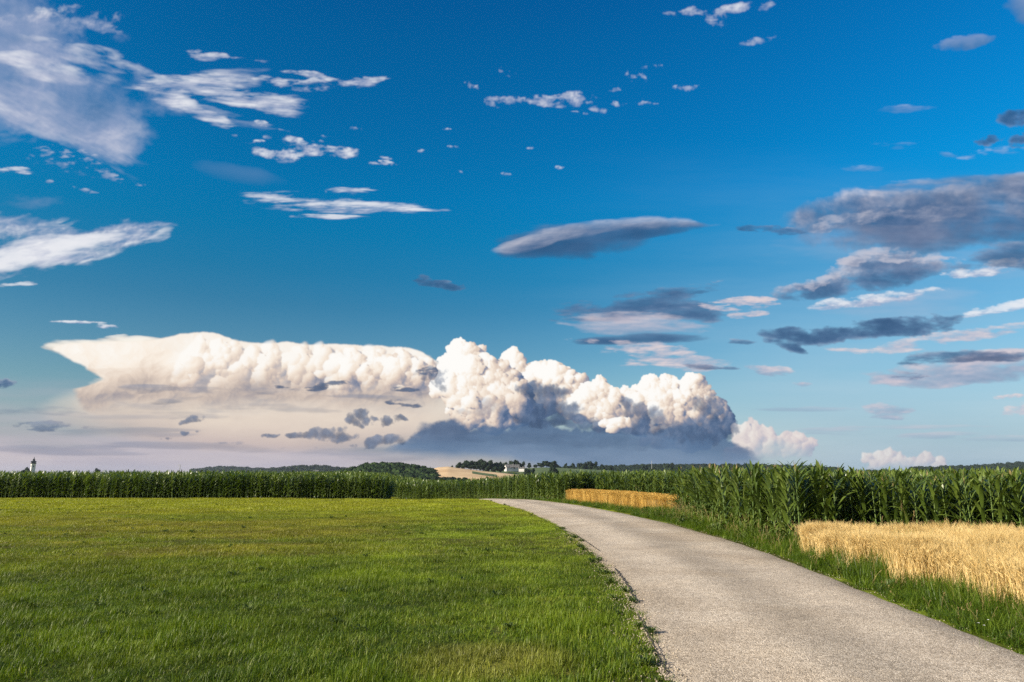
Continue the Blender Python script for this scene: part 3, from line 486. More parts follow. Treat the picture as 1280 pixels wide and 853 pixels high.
vs_ = N('ShaderNodeTexVoronoi'); vs_.inputs['Scale'].default_value = 17; L(geo.outputs['Position'], vs_.inputs['Vector']); sc2 = N('ShaderNodeSeparateColor'); L(vs_.outputs['Color'], sc2.inputs[0]); r4 = ramp_node(N, [(0, (.84, .83, .81)), (.5, (1, 1, 1)), (1, (1.1, 1.09, 1.07))]); L(sc2.outputs[0], r4.inputs[0])
m3 = N('ShaderNodeMix'); m3.data_type = 'RGBA'; m3.blend_type = 'MULTIPLY'; m3.inputs[0].default_value = 1; L(m1.outputs[2], m3.inputs[6]); L(r3.outputs[0], m3.inputs[7])
m4 = N('ShaderNodeMix'); m4.data_type = 'RGBA'; m4.blend_type = 'MULTIPLY'; m4.inputs[0].default_value = 1; L(m3.outputs[2], m4.inputs[6]); L(r4.outputs[0], m4.inputs[7]); L(m4.outputs[2], m2.inputs[6])
cb = N('ShaderNodeCombineColor'); [L(fr.outputs[0], cb.inputs[i]) for i in range(3)]; L(cb.outputs[0], m2.inputs[7])
p = N('ShaderNodeBsdfPrincipled'); p.inputs['Roughness'].default_value = .8; p.inputs['Specular IOR Level'].default_value = .3; L(m2.outputs[2], p.inputs['Base Color'])
b = N('ShaderNodeBump'); b.inputs['Distance'].default_value = .006; b.inputs['Strength'].default_value = .9; L(vo.outputs['Distance'], b.inputs['Height']); b.invert = True; L(b.outputs[0], p.inputs['Normal'])
o = N('ShaderNodeOutputMaterial'); L(p.outputs[0], o.inputs[0])
M_gravel = leaf_mat('loose chippings', [(.0, (.12, .10, .075)), (.5, (.27, .225, .17)), (1., (.40, .34, .26))], trans=0, rough=.85, spec=.3, rnd=1.)
M_crack = flat_mat('open crack', [(.3, (.018, .016, .014)), (.7, (.05, .045, .04))], scale=20)
M_far = flat_mat('far woodland leaves', [(.3, (.008, .017, .006)), (.5, (.017, .034, .010)), (.68, (.042, .070, .018))], scale=.03, detail=5, rough=.9, spec=.1)
M_far2 = flat_mat('dark woodland leaves', [(.3, (.006, .013, .008)), (.7, (.016, .028, .013))], scale=.05, detail=5, rough=.9, spec=.1)
M_bark = flat_mat('bark', [(.3, (.05, .04, .03)), (.7, (.10, .08, .06))], scale=4)
M_white = flat_mat('white render', [(.3, (.52, .51, .49)), (.7, (.6, .59, .57))], scale=.3)
M_church = flat_mat('bright white plaster', [(.3, (.58, .57, .55)), (.7, (.66, .65, .63))], scale=.3)
M_dome = flat_mat('dark copper sheet', [(.3, (.008, .010, .012)), (.7, (.016, .02, .022))], scale=.4, rough=.9, spec=.05)
M_glass = flat_mat('dark opening', [(.3, (.02, .022, .025)), (.7, (.04, .045, .05))], rough=.3)
M_roof = flat_mat('grey roof tiles', [(.3, (.22, .215, .21)), (.7, (.34, .33, .325))], scale=.8, bump=.3)
M_steel = flat_mat('galvanised steel', [(.3, (.22, .23, .24)), (.7, (.32, .33, .34))], scale=.8, rough=.5)

# ---------------------------------------------------------------- ground
def grid_mesh(name, xs, ys, zf, m, smooth=True):
    X, Y = np.meshgrid(xs, ys); Z = zf(X, Y); V = np.stack([X, Y, Z], -1).reshape(-1, 3); nx, ny = len(xs), len(ys)
    i = np.arange(nx - 1); j = np.arange(ny - 1); I, J = np.meshgrid(i, j); a = (J * nx + I).ravel()
    return mesh_np(name, V, quads=np.stack([a, a + 1, a + nx + 1, a + nx], -1), mat=m, smooth=smooth)
xs = np.concatenate([-np.geomspace(60, 5300, 26)[::-1], np.arange(-58, 60, 2.0), np.geomspace(60, 5300, 26)])
ys = np.concatenate([-np.geomspace(8, 1500, 12)[::-1], np.arange(-6, 130, 1.5), np.geomspace(131, 5400, 34)])
g = obj('ground', grid_mesh('ground', xs, ys, gz, M_soil)); tag(g, 'green meadow ground spreading out beside the lane', 'ground', kind='structure')

# ---------------------------------------------------------------- road
LP_ = [(1.45, 1.5), (1.42, 4.0)] + [at(*q) for q in ((820, 853), (803, 800), (785, 750), (760, 715), (720, 675), (690, 655), (655, 638.3), (622, 629.6), (584, 623.2))]
RP_ = [(5.4, 1.5), (5.5, 4.0)] + [at(*q) for q in ((1280, 817), (1200, 786), (1100, 746), (1000, 706), (930, 680), (840, 655), (780, 642), (730, 633), (700, 629))] 
def resample(P, n):
    P = np.array(P, float); d = np.r_[0, np.cumsum(np.hypot(*np.diff(P, axis=0).T))]; t = np.linspace(0, d[-1], n)
    Q = np.stack([np.interp(t, d, P[:, 0]), np.interp(t, d, P[:, 1])], -1)
    for _ in range(n // 16):
        Q[1:-1] = (Q[:-2] + 2 * Q[1:-1] + Q[2:]) / 4
    return Q
LP_ += [(-8.6, 61.5), (-14, 71), (-25, 82), (-42, 95)]
RP_ += [at(660, 625.2), (-2.0, 59.0), (-8.5, 69.5), (-18, 82), (-36, 96)]
NR = 420
LE = resample(LP_, NR); RE = resample(RP_, NR)
# match stations by the nearest point of the other side
def match(A, B):
    out = []; k = 0
    for p in A:
        d = np.hypot(*(B - p).T); out.append(B[np.argmin(d)])
    return np.array(out)
RM = match(LE, RE)
for _ in range(12): RM[1:-1] = (RM[:-2] + 2 * RM[1:-1] + RM[2:]) / 4
nz = np.array([mnoise.noise((i * .21, 3, 0)) * .10 + mnoise.noise((i * .8, 7, 0)) * .05 for i in range(NR)])
nz2 = np.array([mnoise.noise((i * .23, 13, 0)) * .07 + mnoise.noise((i * .9, 17, 0)) * .04 for i in range(NR)])
NA = 17; V = []; AC = []
for i in range(NR):
    w = RM[i] - LE[i]; wl = np.hypot(*w); u = w / wl; a = LE[i] + u * nz[i]; bq = RM[i] + u * nz2[i]
    for j in range(NA):
        t = j / (NA - 1); q = a * (1 - t) + bq * t
        z = gzs(*q) + .035 + .05 * (1 - (2 * t - 1) ** 2) - (.05 if j in (0, NA - 1) else 0)
        V.append((q[0], q[1], z)); AC.append(t)
I, J = np.meshgrid(np.arange(NA - 1), np.arange(NR - 1)); a = (J * NA + I).ravel()
me = mesh_np('road', V, quads=np.stack([a, a + 1, a + NA + 1, a + NA], -1), mat=M_road, smooth=True)
att = me.attributes.new('across', 'FLOAT', 'POINT'); att.data.foreach_set('value', np.array(AC, np.float32))
tag(obj('road', me), 'pale chip sealed country lane curving left over the crest', 'road', kind='structure')
def road_z(x, y):
    d = np.hypot(*(LE - (x, y)).T); i = int(np.argmin(d)); w = RM[i] - LE[i]; wl = np.hypot(*w); t = ((x - LE[i][0]) * w[0] + (y - LE[i][1]) * w[1]) / wl ** 2
    return gzs(x, y) + .035 + .05 * (1 - (2 * t - 1) ** 2)
# side distances used by the planting: signed distance beyond each road edge
def beyond_left(P):
    d = np.full(len(P), 1e9); sg = np.zeros(len(P))
    for s in range(0, len(P), 4000):
        D = P[s:s + 4000, None, :] - LE[None]; q = np.hypot(D[..., 0], D[..., 1]); k = np.argmin(q, 1)
        k2 = np.clip(k + 1, 0, NR - 1); k1 = np.clip(k - 1, 0, NR - 1); T_ = LE[k2] - LE[k1]; v = P[s:s + 4000] - LE[k]
        cr = T_[:, 0] * v[:, 1] - T_[:, 1] * v[:, 0]; d[s:s + 4000] = np.abs(cr) / np.maximum(np.hypot(T_[:, 0], T_[:, 1]), 1e-6) * np.sign(cr)
        d[s:s + 4000] = np.sign(cr) * q[np.arange(len(k)), k]
    return d      # > 0 on the meadow side
def beyond_right(P):
    d = np.full(len(P), 1e9)
    for s in range(0, len(P), 4000):
        D = P[s:s + 4000, None, :] - RE[None]; q = np.hypot(D[..., 0], D[..., 1]); k = np.argmin(q, 1)
        k2 = np.clip(k + 1, 0, NR - 1); k1 = np.clip(k - 1, 0, NR - 1); T_ = RE[k2] - RE[k1]; v = P[s:s + 4000] - RE[k]
        cr = T_[:, 0] * v[:, 1] - T_[:, 1] * v[:, 0]; d[s:s + 4000] = -np.sign(cr) * q[np.arange(len(k)), k]
    return d
# crack along the left side of the lane
def crack(pts, name, label, w0):
    P = []
    for k in range(len(pts) - 1):
        for t in np.linspace(0, 1, 26, endpoint=False): P.append(np.array(pts[k]) * (1 - t) + np.array(pts[k + 1]) * t)
    V = []; q = []
    for i, p_ in enumerate(P):
        o_ = mnoise.noise((i * .35, w0, 1)) * .035 + mnoise.noise((i * 1.3, w0, 2)) * .014; w = w0 * 1.6 * (.45 + .8 * abs(mnoise.noise((i * .5, 5, w0))) ) * min(1, i / 6, (len(P) - i) / 6)
        x, y = p_[0] + o_, p_[1]; z = road_z(x, y) + .007
        V += [(x - w, y, z), (x + w, y, z)]
        if i: a = 2 * i; q.append((a - 2, a - 1, a + 1, a))
    tag(obj(name, mesh_np(name, V, quads=q, mat=M_crack)), label, 'crack', kind='structure')
crack([at(*q) for q in ((690, 656), (706, 665), (722, 672), (738, 683), (752, 693))], 'road_crack', 'thin dark crack along the far left edge of the lane', .016)
crack([at(*q) for q in ((768, 712), (780, 728), (788, 740), (794, 756))], 'road_crack', 'short wide crack in the middle of the lane edge', .02)
crack([at(*q) for q in ((797, 770), (806, 790), (818, 812), (826, 832), (838, 852))], 'road_crack', 'ragged crack at the nearest stretch of the lane edge', .012)

# ---------------------------------------------------------------- instancing (for uncountable stuff)
def tmp_col(name, meshes):
    c = bpy.data.collections.new(name)
    for i, me in enumerate(meshes): c.objects.link(bpy.data.objects.new('%s_%02d' % (name, i), me))
    return c
def scatter(name, P, rot, scl, col, nvar, label, cat, mats=None):
    me = bpy.data.meshes.new(name); P = np.asarray(P, np.float32); n_ = len(P); me.vertices.add(n_); me.vertices.foreach_set('co', P.ravel())
    a = me.attributes.new('rot', 'FLOAT_VECTOR', 'POINT'); a.data.foreach_set('vector', np.asarray(rot, np.float32).ravel())
    a = me.attributes.new('scl', 'FLOAT_VECTOR', 'POINT'); a.data.foreach_set('vector', np.asarray(scl, np.float32).ravel())
    a = me.attributes.new('var', 'INT', 'POINT'); a.data.foreach_set('value', RNG.integers(0, nvar, n_).astype(np.int32))
    o = obj(name, me); ng = bpy.data.node_groups.new(name + ' planting', 'GeometryNodeTree')
    ng.interface.new_socket('Geometry', in_out='INPUT', socket_type='NodeSocketGeometry'); ng.interface.new_socket('Geometry', in_out='OUTPUT', socket_type='NodeSocketGeometry')
    N = ng.nodes.new; L = ng.links.new
    gi = N('NodeGroupInput'); go = N('NodeGroupOutput'); ip = N('GeometryNodeInstanceOnPoints'); ci = N('GeometryNodeCollectionInfo'); ci.inputs['Collection'].default_value = col
    ci.inputs['Separate Children'].default_value = True; ci.inputs['Reset Children'].default_value = True; ip.inputs['Pick Instance'].default_value = True
    def na(nm, t): q = N('GeometryNodeInputNamedAttribute'); q.data_type = t; q.inputs['Name'].default_value = nm; return [s for s in q.outputs if s.enabled and s.name == 'Attribute'][0]
    L(gi.outputs[0], ip.inputs['Points']); L(ci.outputs[0], ip.inputs['Instance']); L(na('var', 'INT'), ip.inputs['Instance Index']); L(na('scl', 'FLOAT_VECTOR'), ip.inputs['Scale'])
    e = N('FunctionNodeEulerToRotation'); L(na('rot', 'FLOAT_VECTOR'), e.inputs[0]); L(e.outputs[0], ip.inputs['Rotation'])
    L(ip.outputs[0], go.inputs[0]); md = o.modifiers.new('planting', 'NODES'); md.node_group = ng
    return tag(o, label, cat, kind='stuff')
class MB:
    def __init__(s): s.V = []; s.Q = []; s.T = []; s.MQ = []; s.MT = []
    def ribbon(s, pts, widths, side, mi=0, fold=0.0):
        """a tapering blade along pts; fold > 0 gives it a midrib V section"""
        b0 = len(s.V); k = 3 if fold else 2
        for i, (p_, w) in enumerate(zip(pts, widths)):
            sd = side if not callable(side) else side(i)
            if fold:
                up = Vector((0, 0, 1)) * (w * fold)
                s.V += [tuple(p_ - sd * w + up), tuple(p_), tuple(p_ + sd * w + up)]
            else: s.V += [tuple(p_ - sd * w), tuple(p_ + sd * w)]
            if i:
                a = b0 + i * k
                for j in range(k - 1): s.Q.append((a - k + j, a - k + j + 1, a + j + 1, a + j)); s.MQ.append(mi)
    def tube(s, pts, rad, n=5, mi=0):
        b0 = len(s.V)
        for i, (p_, r_) in enumerate(zip(pts, rad)):
            for j in range(n):
                t = 2 * math.pi * j / n; s.V.append((p_[0] + r_ * math.cos(t), p_[1] + r_ * math.sin(t), p_[2]))
            if i:
                for j in range(n):
                    a = b0 + i * n; j2 = (j + 1) % n; s.Q.append((a - n + j, a - n + j2, a + j2, a + j)); s.MQ.append(mi)
    def mesh(s, name, mats, smooth=True):
        me = mesh_np(name, s.V, quads=s.Q if s.Q else None, tris=s.T if s.T else None, smooth=smooth)
        for m_ in mats: me.materials.append(m_)
        if len(mats) > 1: me.polygons.foreach_set('material_index', np.array(s.MQ + s.MT, np.int32))
        return me
U = random.uniform
def grass_tuft(n, rad, h0, h1, w, lean=.5, m_=None, seedheads=0, seg=3):
    B = MB()
    for i in range(n):
        a = U(0, 2 * math.pi); r_ = rad * math.sqrt(U(0, 1)); p0 = Vector((r_ * math.cos(a), r_ * math.sin(a), -.01)); h = U(h0, h1); az = U(0, 2 * math.pi); ln = U(.1, lean) * h; d = Vector((math.cos(az), math.sin(az), 0))
        sd = Vector((-math.sin(az + U(-.6, .6)), math.cos(az), 0)).normalized(); pts = []; ww = []
        for k in range(seg + 1):
            t = k / seg; pts.append(p0 + d * ln * t ** 1.9 + Vector((0, 0, h * (t - .22 * t ** 3 * (ln / h))))); ww.append(w * (1 - t ** 1.6 * .92) * .5)
        B.ribbon(pts, ww, sd)
    for i in range(seedheads):
        a = U(0, 2 * math.pi); r_ = rad * U(0, 1); p0 = Vector((r_ * math.cos(a), r_ * math.sin(a), 0)); h = U(h1, h1 * 1.45); az = U(0, 6.28); d = Vector((math.cos(az), math.sin(az), 0)) * h * U(.05, .25)
        pts = [p0 + d * t ** 2 + Vector((0, 0, h * t)) for t in (0, .4, .75, 1)]; B.ribbon(pts, [.0016] * 4, Vector((1, 0, 0)), 1)
        top = pts[-1]
        for k in range(7):
            a2 = U(0, 6.28); q = top - Vector((0, 0, k * .016)); e_ = q + Vector((math.cos(a2) * .02, math.sin(a2) * .02, .028)); B.ribbon([q, (q + e_) / 2, e_], [.002, .0045, .001], Vector((-math.sin(a2), math.cos(a2), 0)), 1)
    return B.mesh('tuft', [m_ or M_grass] + ([M_seed] if seedheads else []))
random.seed(11)
C_short = tmp_col('short_tuft', [grass_tuft(64, .18, .02, .075, .008, 1.2) for _ in range(7)])
C_mid = tmp_col('mid_tuft', [grass_tuft(60, .17, .02, .10, .0068, 1.2) for _ in range(6)])
C_far = tmp_col('far_tuft', [grass_tuft(46, .3, .03, .09, .014, 1.1, seg=2) for _ in range(5)])
C_tall = tmp_col('tall_tuft', [grass_tuft(64, .15, .10, .50, .009, .85, M_verge, seedheads=(2 if k % 4 == 0 else 0), seg=4) for k in range(8)])

def rand_in(x0, x1, y0, y1, dens):
    n = int((x1 - x0) * (y1 - y0) * dens); return np.stack([RNG.uniform(x0, x1, n), RNG.uniform(y0, y1, n)], -1)
def lift(P, dz=0.0): return np.column_stack([P, gz(P[:, 0], P[:, 1]) + dz])
def in_view(P, m=1.5, slope=.80): return np.abs(P[:, 0]) < P[:, 1] * slope + m
def rs(n, s0, s1, tilt=.12, zs=None):
    rot = np.column_stack([RNG.uniform(-tilt, tilt, n), RNG.uniform(-tilt, tilt, n), RNG.uniform(0, 6.28, n)]); s = RNG.uniform(s0, s1, n); return rot, np.column_stack([s, s, s if zs is None else s * zs])
def nfield(P, f, s):
    return np.array([mnoise.noise((p_[0] * f, p_[1] * f, s)) for p_ in P])
# near lush grass
P = rand_in(-16, 3.2, 4, 17, 70); P = P[in_view(P)]; bl = beyond_left(P); e = nfield(P, 2.2, 1.0) * .22
keep = bl > .02 + e; P = P[keep]; bl = bl[keep]; nf = nfield(P, .5, 4.)
rot, s = rs(len(P), .75, 1.25); hf = nfield(P, 3.1, 14.); s[:, 2] *= (.7 + .8 * np.clip(nf + .35, 0, 1)) * np.clip(1 + 1.1 * hf, .45, 1.7) * np.where(bl < .35, .6, 1)
scatter('meadow_grass', lift(P), rot, s, C_mid, 6, 'lush green grass of the near meadow left of the lane', 'grass')
P = rand_in(-32, 3.2, 16.5, 36, 24); P = P[in_view(P)]; bl = beyond_left(P); P = P[bl > .05 + nfield(P, 1.6, 1.0) * .2]
rot, s = rs(len(P), .8, 1.35); nf = nfield(P, .35, 4.); s[:, 2] *= .7 + 1.0 * np.clip(nf + .3, 0, 1)
scatter('mown_grass', lift(P), rot, s, C_short, 7, 'drier mown grass across the middle of the meadow', 'grass')
P = rand_in(-52, 1, 35.5, 60, 11); P = P[in_view(P, 3)]; bl = beyond_left(P); P = P[bl > .25 + nfield(P, 1.2, 1.0) * .2]; bl = beyond_left(P)
rot, s = rs(len(P), .9, 1.5); nf = nfield(P, .3, 4.); s[:, 2] *= np.where(bl < 3, .6, 1); s[:, 2] *= .7 + 1.0 * np.clip(nf + .3, 0, 1)
scatter('far_meadow_grass', lift(P), rot, s, C_far, 5, 'yellow green grass at the far end of the meadow', 'grass')
P = rand_in(-60, 2, 60, 128, 3.5); P = P[in_view(P, 3)]; bl = beyond_left(P); br_ = beyond_right(P); P = P[(bl > .3) | (br_ > .3)]
rot, s = rs(len(P), 1.4, 2.2)
scatter('dip_grass', lift(P), rot, s, C_far, 5, 'grass in the dip behind the crest of the lane', 'grass')
# dark dock weeds sticking out of the meadow
def weed_mesh(n, r_, h, w):
    B = MB()
    for i in range(n):
        az = U(0, 6.28); d = Vector((math.cos(az), math.sin(az), 0)); l = U(.5, 1) * r_; hh = U(.3, 1) * h; p0 = d * U(0, r_ * .3)
        pts = [p0 + d * l * t + Vector((0, 0, hh * math.sin(t * 2.2))) for t in (0, .3, .6, .85, 1)]; B.ribbon(pts, [w * .25, w * .8, w, w * .6, w * .08], Vector((-d.y, d.x, 0)), fold=.25)
    return B.mesh('weed', [M_weed])
C_weed = tmp_col('weed_clump', [weed_mesh(26, .16, .14, .018) for _ in range(5)])
P = rand_in(-40, 0, 10, 52, .16); P = P[in_view(P)]; P = P[beyond_left(P) > .5]; P = P[nfield(P, .12, 9.) > .02]
P = np.vstack([P, rand_in(-6, 0, 7, 26, .3)]); P = P[beyond_left(P) > .4]
rot, s = rs(len(P), .3, .8)
scatter('meadow_weeds', lift(P), rot, s, C_weed, 5, 'dark broad leaved weeds dotted over the meadow', 'weeds')
# weeds and sprigs creeping over the left lane edge
P = np.vstack([rand_in(.4, 3.0, 4, 26, 34), rand_in(-3, 3.0, 26, 50, 8)]); bl = beyond_left(P); P = P[(bl > -.12 - .3 * np.clip(nfield(P, 1.3, 2.), 0, 1)) & (bl < .22)]; P = P[RNG.uniform(size=len(P)) < .2]
rot, s = rs(len(P), .3, .8)
scatter('edge_weeds', lift(P, .02), rot, s, C_weed, 5, 'low weeds creeping over the left edge of the lane', 'weeds')
P = np.vstack([rand_in(-.5, 3.0, 4, 30, 60), rand_in(-4, 3.0, 30, 52, 16)]); bl = beyond_left(P); P = P[(bl > -.10 - .2 * np.clip(nfield(P, 1.7, 5.), 0, 1)) & (bl < .12) & (RNG.uniform(size=len(P)) < .8)]
rot, s = rs(len(P), .4, 1.0)
scatter('edge_grass', lift(P, .015), rot, s, C_short, 7, 'short grass sprigs fraying over the left edge of the lane', 'grass')
# loose chippings along both edges
def stone(): 
    bm = bmesh.new(); bmesh.ops.create_icosphere(bm, subdivisions=1, radius=.011)
    for v in bm.verts: v.co *= U(.7, 1.2); v.co.z *= .7
    me = bpy.data.meshes.new('stone'); bm.to_mesh(me); bm.free(); me.materials.append(M_gravel); return me
C_st = tmp_col('stone', [stone() for _ in range(6)])
P = rand_in(.2, 3.0, 4, 24, 1500); bl = beyond_left(P); w = np.exp(-np.abs(bl + .06) / .11); P = P[RNG.uniform(size=len(P)) < w * .95]; rot, s = rs(len(P), .3, 1.1, 1.)
zz = np.array([max(road_z(*q), gzs(*q) + .02) if b_ < 0 else gzs(*q) + .02 for q, b_ in zip(P, beyond_left(P))])
scatter('loose_gravel', np.column_stack([P, zz]), rot, s, C_st, 6, 'loose chippings crumbling from the left edge of the lane', 'gravel')
P = rand_in(5, 7.5, 5, 30, 160); br_ = beyond_right(P); w = np.exp(-np.abs(br_ + .04) / .08); P = P[RNG.uniform(size=len(P)) < w * .7]; rot, s = rs(len(P), .3, .9, 1.)
zz = np.array([road_z(*q) if b_ < 0 else gzs(*q) + .02 for q, b_ in zip(P, beyond_right(P))])
scatter('fine_gravel', np.column_stack([P, zz]), rot, s, C_st, 6, 'fine loose chippings along the right edge of the lane', 'gravel')

# ---------------------------------------------------------------- right side: verge, barley, wheat, maize
def inside(P, poly):
    x, y = P[:, 0], P[:, 1]; c = np.zeros(len(P), bool); n = len(poly)
    for i in range(n):
        x0, y0 = poly[i]; x1, y1 = poly[i - 1]
        with np.errstate(divide='ignore', invalid='ignore'): c ^= ((y0 > y) != (y1 > y)) & (x < (x1 - x0) * (y - y0) / (y1 - y0 + 1e-12) + x0)
    return c
BARLEY = [(6.75, 3.0), (6.8, 8.0), (6.9, 12.5), (6.98, 17.6), (8.6, 18.2), (12.0, 15.9), (22, 9.5), (22, 3.0)]
WHEAT = [(7.5, 33.0), (6.3, 38.8), (4.5, 45.5), (3.6, 47.8), (5.2, 49.6), (8.2, 41.5), (9.2, 34.6)]
MAIZE_NEAR = [(7.25, 18.7), (7.1, 22), (7.25, 26), (7.4, 32), (9.4, 33.6), (40, 34.5), (40, 1.5), (22.4, 9.9), (12.3, 16.5), (8.9, 18.7)]
MAIZE_FAR = [(3.3, 48.6), (.6, 55.2), (-2.8, 62.5), (-8, 71.0), (-14, 78.5), (-22, 86), (-34, 96), (0, 140), (40, 110), (62, 60), (60, 36.5), (9.9, 35.6), (8.7, 42), (5.6, 50.2)]
MAIZE_LEFT = [(-9.6, 54.3), (-56, 54.9), (-62, 64), (-62, 72), (-12.5, 72)]
def field_sheet(name, poly, dz, m, label, cat):
    bm = bmesh.new(); vs = [bm.verts.new((x, y, 0)) for x, y in poly]; bm.faces.new(vs); bmesh.ops.triangulate(bm, faces=bm.faces[:]); 
    for _ in range(3): bmesh.ops.subdivide_edges(bm, edges=[e for e in bm.edges if e.calc_length() > 3], cuts=1, use_grid_fill=True); bmesh.ops.triangulate(bm, faces=bm.faces[:])
    for v in bm.verts: v.co.z = gzs(v.co.x, v.co.y) + dz
    o = bm_obj(name, bm, m); tag(o, label, cat, kind='structure')
field_sheet('barley_field_soil', BARLEY, .012, M_wsoil, 'dry soil under the near barley', 'ground')
field_sheet('wheat_field_soil', WHEAT, .012, M_wsoil, 'dry soil under the far wheat strip', 'ground')

def cereal(n, rad, h0, h1, awn, m_, lean=.18, ear=.055, ew=.006):
    B = MB()
    for i in range(n):
        a = U(0, 6.28); r_ = rad * math.sqrt(U(0, 1)); p0 = Vector((r_ * math.cos(a), r_ * math.sin(a), 0)); h = U(h0, h1); az = U(0, 6.28); d = Vector((math.cos(az) + .35, math.sin(az) + .1, 0)); ln = h * U(.03, lean)
        pts = [p0 + d * ln * t * t + Vector((0, 0, h * t)) for t in (0, .5, .85, 1)]; sd = Vector((-math.sin(az), math.cos(az), 0))
        B.ribbon(pts, [.003, .0028, .0024, .002], sd)
        top = pts[-1]; dr = (d * U(.2, 1.1) + Vector((0, 0, U(.5, 1)))).normalized()
        for sd2 in (sd, sd.cross(dr).normalized()): B.ribbon([top, top + dr * ear * .3, top + dr * ear * .8, top + dr * ear], [ew * .4, ew, ew * .8, ew * .2], sd2)
        for k in range(5 if awn else 0):
            q = top + dr * ear * U(.2, 1); w = (dr + Vector((U(-.3, .3), U(-.3, .3), U(-.1, .3)))).normalized(); B.ribbon([q, q + w * awn], [.0013, .0004], Vector((U(-1, 1), U(-1, 1), 0)).normalized())
        if U(0, 1) < .5:
            az = U(0, 6.28); dd = Vector((math.cos(az), math.sin(az), 0)); q = p0 + Vector((0, 0, h * U(.25, .7))); B.ribbon([q, q + dd * .06 + Vector((0, 0, .06)), q + dd * .15 + Vector((0, 0, .02)), q + dd * .19 - Vector((0, 0, .05))], [.004, .005, .004, .001], Vector((-dd.y, dd.x, 0)))
    return B.mesh('cereal', [m_])
random.seed(21)
C_bar = tmp_col('barley_clump', [cereal(34, .15, .5, .64, .11, M_wheat, .3) for _ in range(6)])
C_whe = tmp_col('wheat_clump', [cereal(34, .17, .64, .78, 0, M_wheat2, .14, .08, .009) for _ in range(5)])
P = rand_in(6.6, 22, 4, 19, 34); P = P[inside(P + np.column_stack([nfield(P, 1.1, 3.) * .5, nfield(P, 1.1, 8.) * .3]), BARLEY)]; P = P[in_view(P, 2)]
rot, s = rs(len(P), .9, 1.12, .1); s[:, 2] *= 1 + .22 * nfield(P, .35, 6.) + .12 * nfield(P, 1.4, 8.)
scatter('barley_crop', lift(P), rot, s, C_bar, 6, 'pale golden barley beside the near right verge', 'barley')
P = rand_in(3, 15, 32, 56, 24); P = P[inside(P, WHEAT)]; rot, s = rs(len(P), .95, 1.06, .05)
scatter('wheat_crop', lift(P), rot, s, C_whe, 5, 'deep golden wheat strip between the two maize blocks', 'wheat')
P = np.array([[8.55, 15.2], [8.7, 15.3], [8.4, 15.4], [9.2, 12.4], [9.3, 12.5], [10.8, 12.2], [8.3, 10.2]]); rot, s = rs(len(P), 1.5, 2.0)
scatter('barley_weeds', lift(P), rot, s * np.array([1, 1, 1.15]), C_tall, 8, 'few green weeds standing in the near barley', 'weeds')
P = rand_in(4, 12, 33, 50, .25); P = P[inside(P, WHEAT)]; rot, s = rs(len(P), 1.0, 1.4)
scatter('wheat_weeds', lift(P), rot, s * np.array([1, 1, 1.45]), C_tall, 8, 'scattered green weeds in the far wheat strip', 'weeds')
# verge
P = rand_in(5, 9.6, 4, 34, 46); br_ = beyond_right(P); e = nfield(P, 1.1, 5.)
k = (br_ > .10 + e * .12) & (P[:, 0] < 7.2 + .6 * e + .35 * sstep(14, 18, P[:, 1])) & in_view(P, 1); P = P[k]; br_ = br_[k]
rot, s = rs(len(P), .7, 1.15, .2); s[:, 2] *= np.clip(.28 + br_ * 1.05, .28, 1.0) * (.82 + .3 * sstep(9, 15, P[:, 1])) * (1 + .45 * nfield(P, .8, 2.) + .35 * nfield(P, 3.0, 2.))
scatter('verge_grass', lift(P), rot, s, C_tall, 8, 'tall rank grass on the verge right of the lane', 'grass')
P = rand_in(-6, 8.5, 30, 62, 13); br_ = beyond_right(P); k = (br_ > .15) & (~inside(P, WHEAT)) & (~inside(P, MAIZE_FAR)) & (~inside(P, MAIZE_NEAR)) & (P[:, 0] < 8.2); P = P[k]; br_ = br_[k]
rot, s = rs(len(P), .8, 1.2, .2); s[:, 2] *= np.clip(.35 + br_ * .35, .3, .8)
scatter('far_verge_grass', lift(P), rot, s, C_tall, 8, 'rougher grass along the verge below the wheat strip', 'grass')
P = rand_in(6.3, 7.6, 18.5, 34, 12); br_ = beyond_right(P); P = P[(br_ > .3) & (~inside(P, BARLEY))]; rot, s = rs(len(P), .9, 1.9, .3); s[:, 2] *= 1.5
scatter('verge_weeds', lift(P), rot, s, C_weed, 5, 'dark broad leaved weeds at the foot of the maize corner', 'weeds')
P = rand_in(5.4, 7.0, 5, 15, 5); br_ = beyond_right(P); P = P[(br_ > .15) & (~inside(P, BARLEY))]; rot, s = rs(len(P), .5, 1.1, .3); s[:, 2] *= 1.3
scatter('near_verge_weeds', lift(P), rot, s, C_weed, 5, 'broad leaved weeds mixed into the near right verge', 'weeds')
# little white flowers in the right verge
for k, (fx, fy, lb) in enumerate(((1228, 783, 'small white wildflower head higher in the right verge grass'), (1233, 776, 'topmost tiny white wildflower in the right verge grass'), (1221, 780, 'lowest tiny white wildflower in the right verge grass'))):
    x, y = at(fx, fy, .3); t = empty('wildflower', (x, y, gzs(x, y))); tag(t, lb, 'flower', 'white flowers in the verge')
    B = MB(); B.ribbon([Vector((0, 0, 0)), Vector((.01, 0, .16)), Vector((.02, 0, .31))], [.002] * 3, Vector((0, 1, 0))); obj('stem', B.mesh('stem', [M_verge]), t)
    B = MB()
    for j in range(9): a = j * .698; d = Vector((math.cos(a), math.sin(a), .15)); B.ribbon([Vector((.02, 0, .31)), Vector((.02, 0, .31)) + d * .008, Vector((.02, 0, .31)) + d * .013], [.0015, .0035, .0015], Vector((-d.y, d.x, 0)))
    obj('petals', B.mesh('petals', [M_flower]), t)

